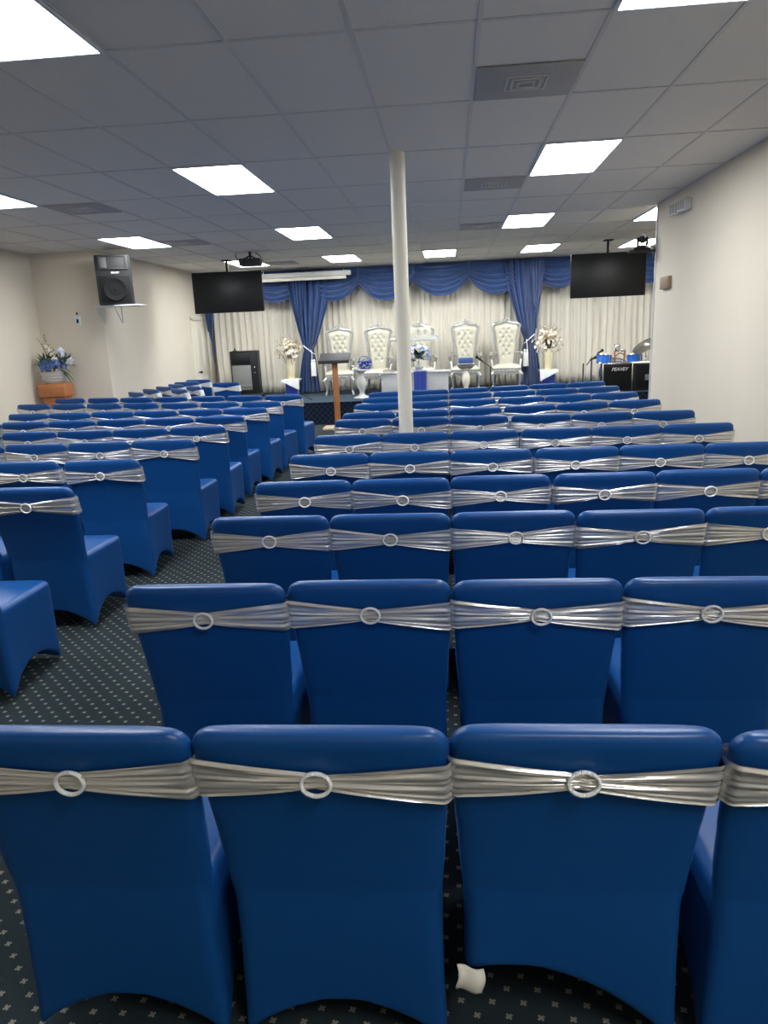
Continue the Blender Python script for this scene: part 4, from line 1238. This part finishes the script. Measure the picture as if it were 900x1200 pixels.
for a0, L in ((150, 0.27), (165, 0.25), (185, 0.24), (140, 0.30), (128, 0.34), (200, 0.24)):
    d = Vector((math.cos(R(a0)), -0.1, math.sin(R(a0))))
    leafb(ld, (-0.08, 0, 0.05), d, L, 0.022)
for a0, L in ((-15, 0.32), (-40, 0.30), (10, 0.30), (-30, 0.34)):
    d = Vector((math.cos(R(a0)), -0.1, math.sin(R(a0))))
    leafb(lf, (0.06, -0.05, 0.08), d, L, 0.026)
obj('foliage', lf, 'leaf', a); obj('blade_leaves', ld, 'leaf_dark', a); obj('blue_blossoms', b1, 'blossom_blue', a); obj('lilac_blossoms', b2, 'blossom_lilac', a); obj('white_blossoms', b3, 'blossom_white', a)

# right wall fittings
t = thing('emergency_light', 'twin square emergency light high on the right wall', 'emergency light', (XR, 8.68, 2.85))
bm = bm_(); box(bm, (-0.02, -0.0, 0), (0.04, 0.44, 0.11), 0.01); obj('housing', bm, 'white_paint', t)
for k, dy in enumerate((-0.13, 0.15)):
    bm = bm_(); box(bm, (0, 0, 0), (0.05, 0.18, 0.13), 0.012)
    o = obj('lamp_head', bm, 'white_paint', t, loc=(-0.065, dy, 0.0)); o.rotation_euler = (0, 0, R(18 if k else 8))
    bm = bm_()
    for a in (-0.05, 0.0, 0.05): box(bm, (-0.027, a, 0), (0.006, 0.03, 0.09), 0.002)
    obj('lens_ribs', bm, 'vent', o)
t = thing('thermostat', 'small brown thermostat box on the right wall', 'thermostat', (XR, 9.22, 2.09))
bm = bm_(); box(bm, (-0.02, 0, 0), (0.04, 0.34, 0.14), 0.006); obj('thermostat_box', bm, 'plaque', t)
bm = bm_(); box(bm, (-0.043, 0, 0), (0.006, 0.28, 0.09), 0.002); obj('cover_plate', bm, 'plaque', t)
# video camera on a bracket at the wall end
t = thing('camera_shelf', 'narrow dark bracket shelf sticking out from the right wall end', 'shelf', (XR, YW + 0.06, 2.51))
bm = bm_(); box(bm, (-0.16, 0, 0), (0.34, 0.14, 0.022), 0.004); box(bm, (0.0, 0.0, -0.01), (0.03, 0.12, 0.12), 0.004); obj('shelf_board', bm, 'dark_grey', t)
bm = bm_(); tube(bm, [(0.015, 0.02, 0.0), (0.02, 0.02, 0.2), (0.018, 0.02, 0.44)], 0.006, 6); obj('cable', bm, 'black_plastic', t)
t = thing('video_camera', 'small black and white pan tilt camera on the bracket shelf', 'camera', (XR - 0.16, YW + 0.06, 2.522))
bm = bm_(); lathe(bm, [(0, 0), (0.10, 0), (0.11, 0.015), (0.09, 0.045), (0.06, 0.055), (0, 0.06)], n=24); obj('camera_base', bm, 'black_plastic', t)
bm = bm_()
for s in (-1, 1): box(bm, (s * 0.055, 0, 0.10), (0.022, 0.05, 0.11), 0.006)
obj('yoke', bm, 'black_plastic', t)
bm = bm_(); ball(bm, (0, 0, 0.125), 0.047, 16, 10); tube(bm, [(0, -0.03, 0.125), (0, -0.065, 0.12)], 0.026, 14); obj('camera_head', bm, 'dark_grey', t)
bm = bm_(); box(bm, (0, 0.0, 0.175), (0.06, 0.05, 0.012), 0.004); obj('white_badge', bm, 'white_paint', t)
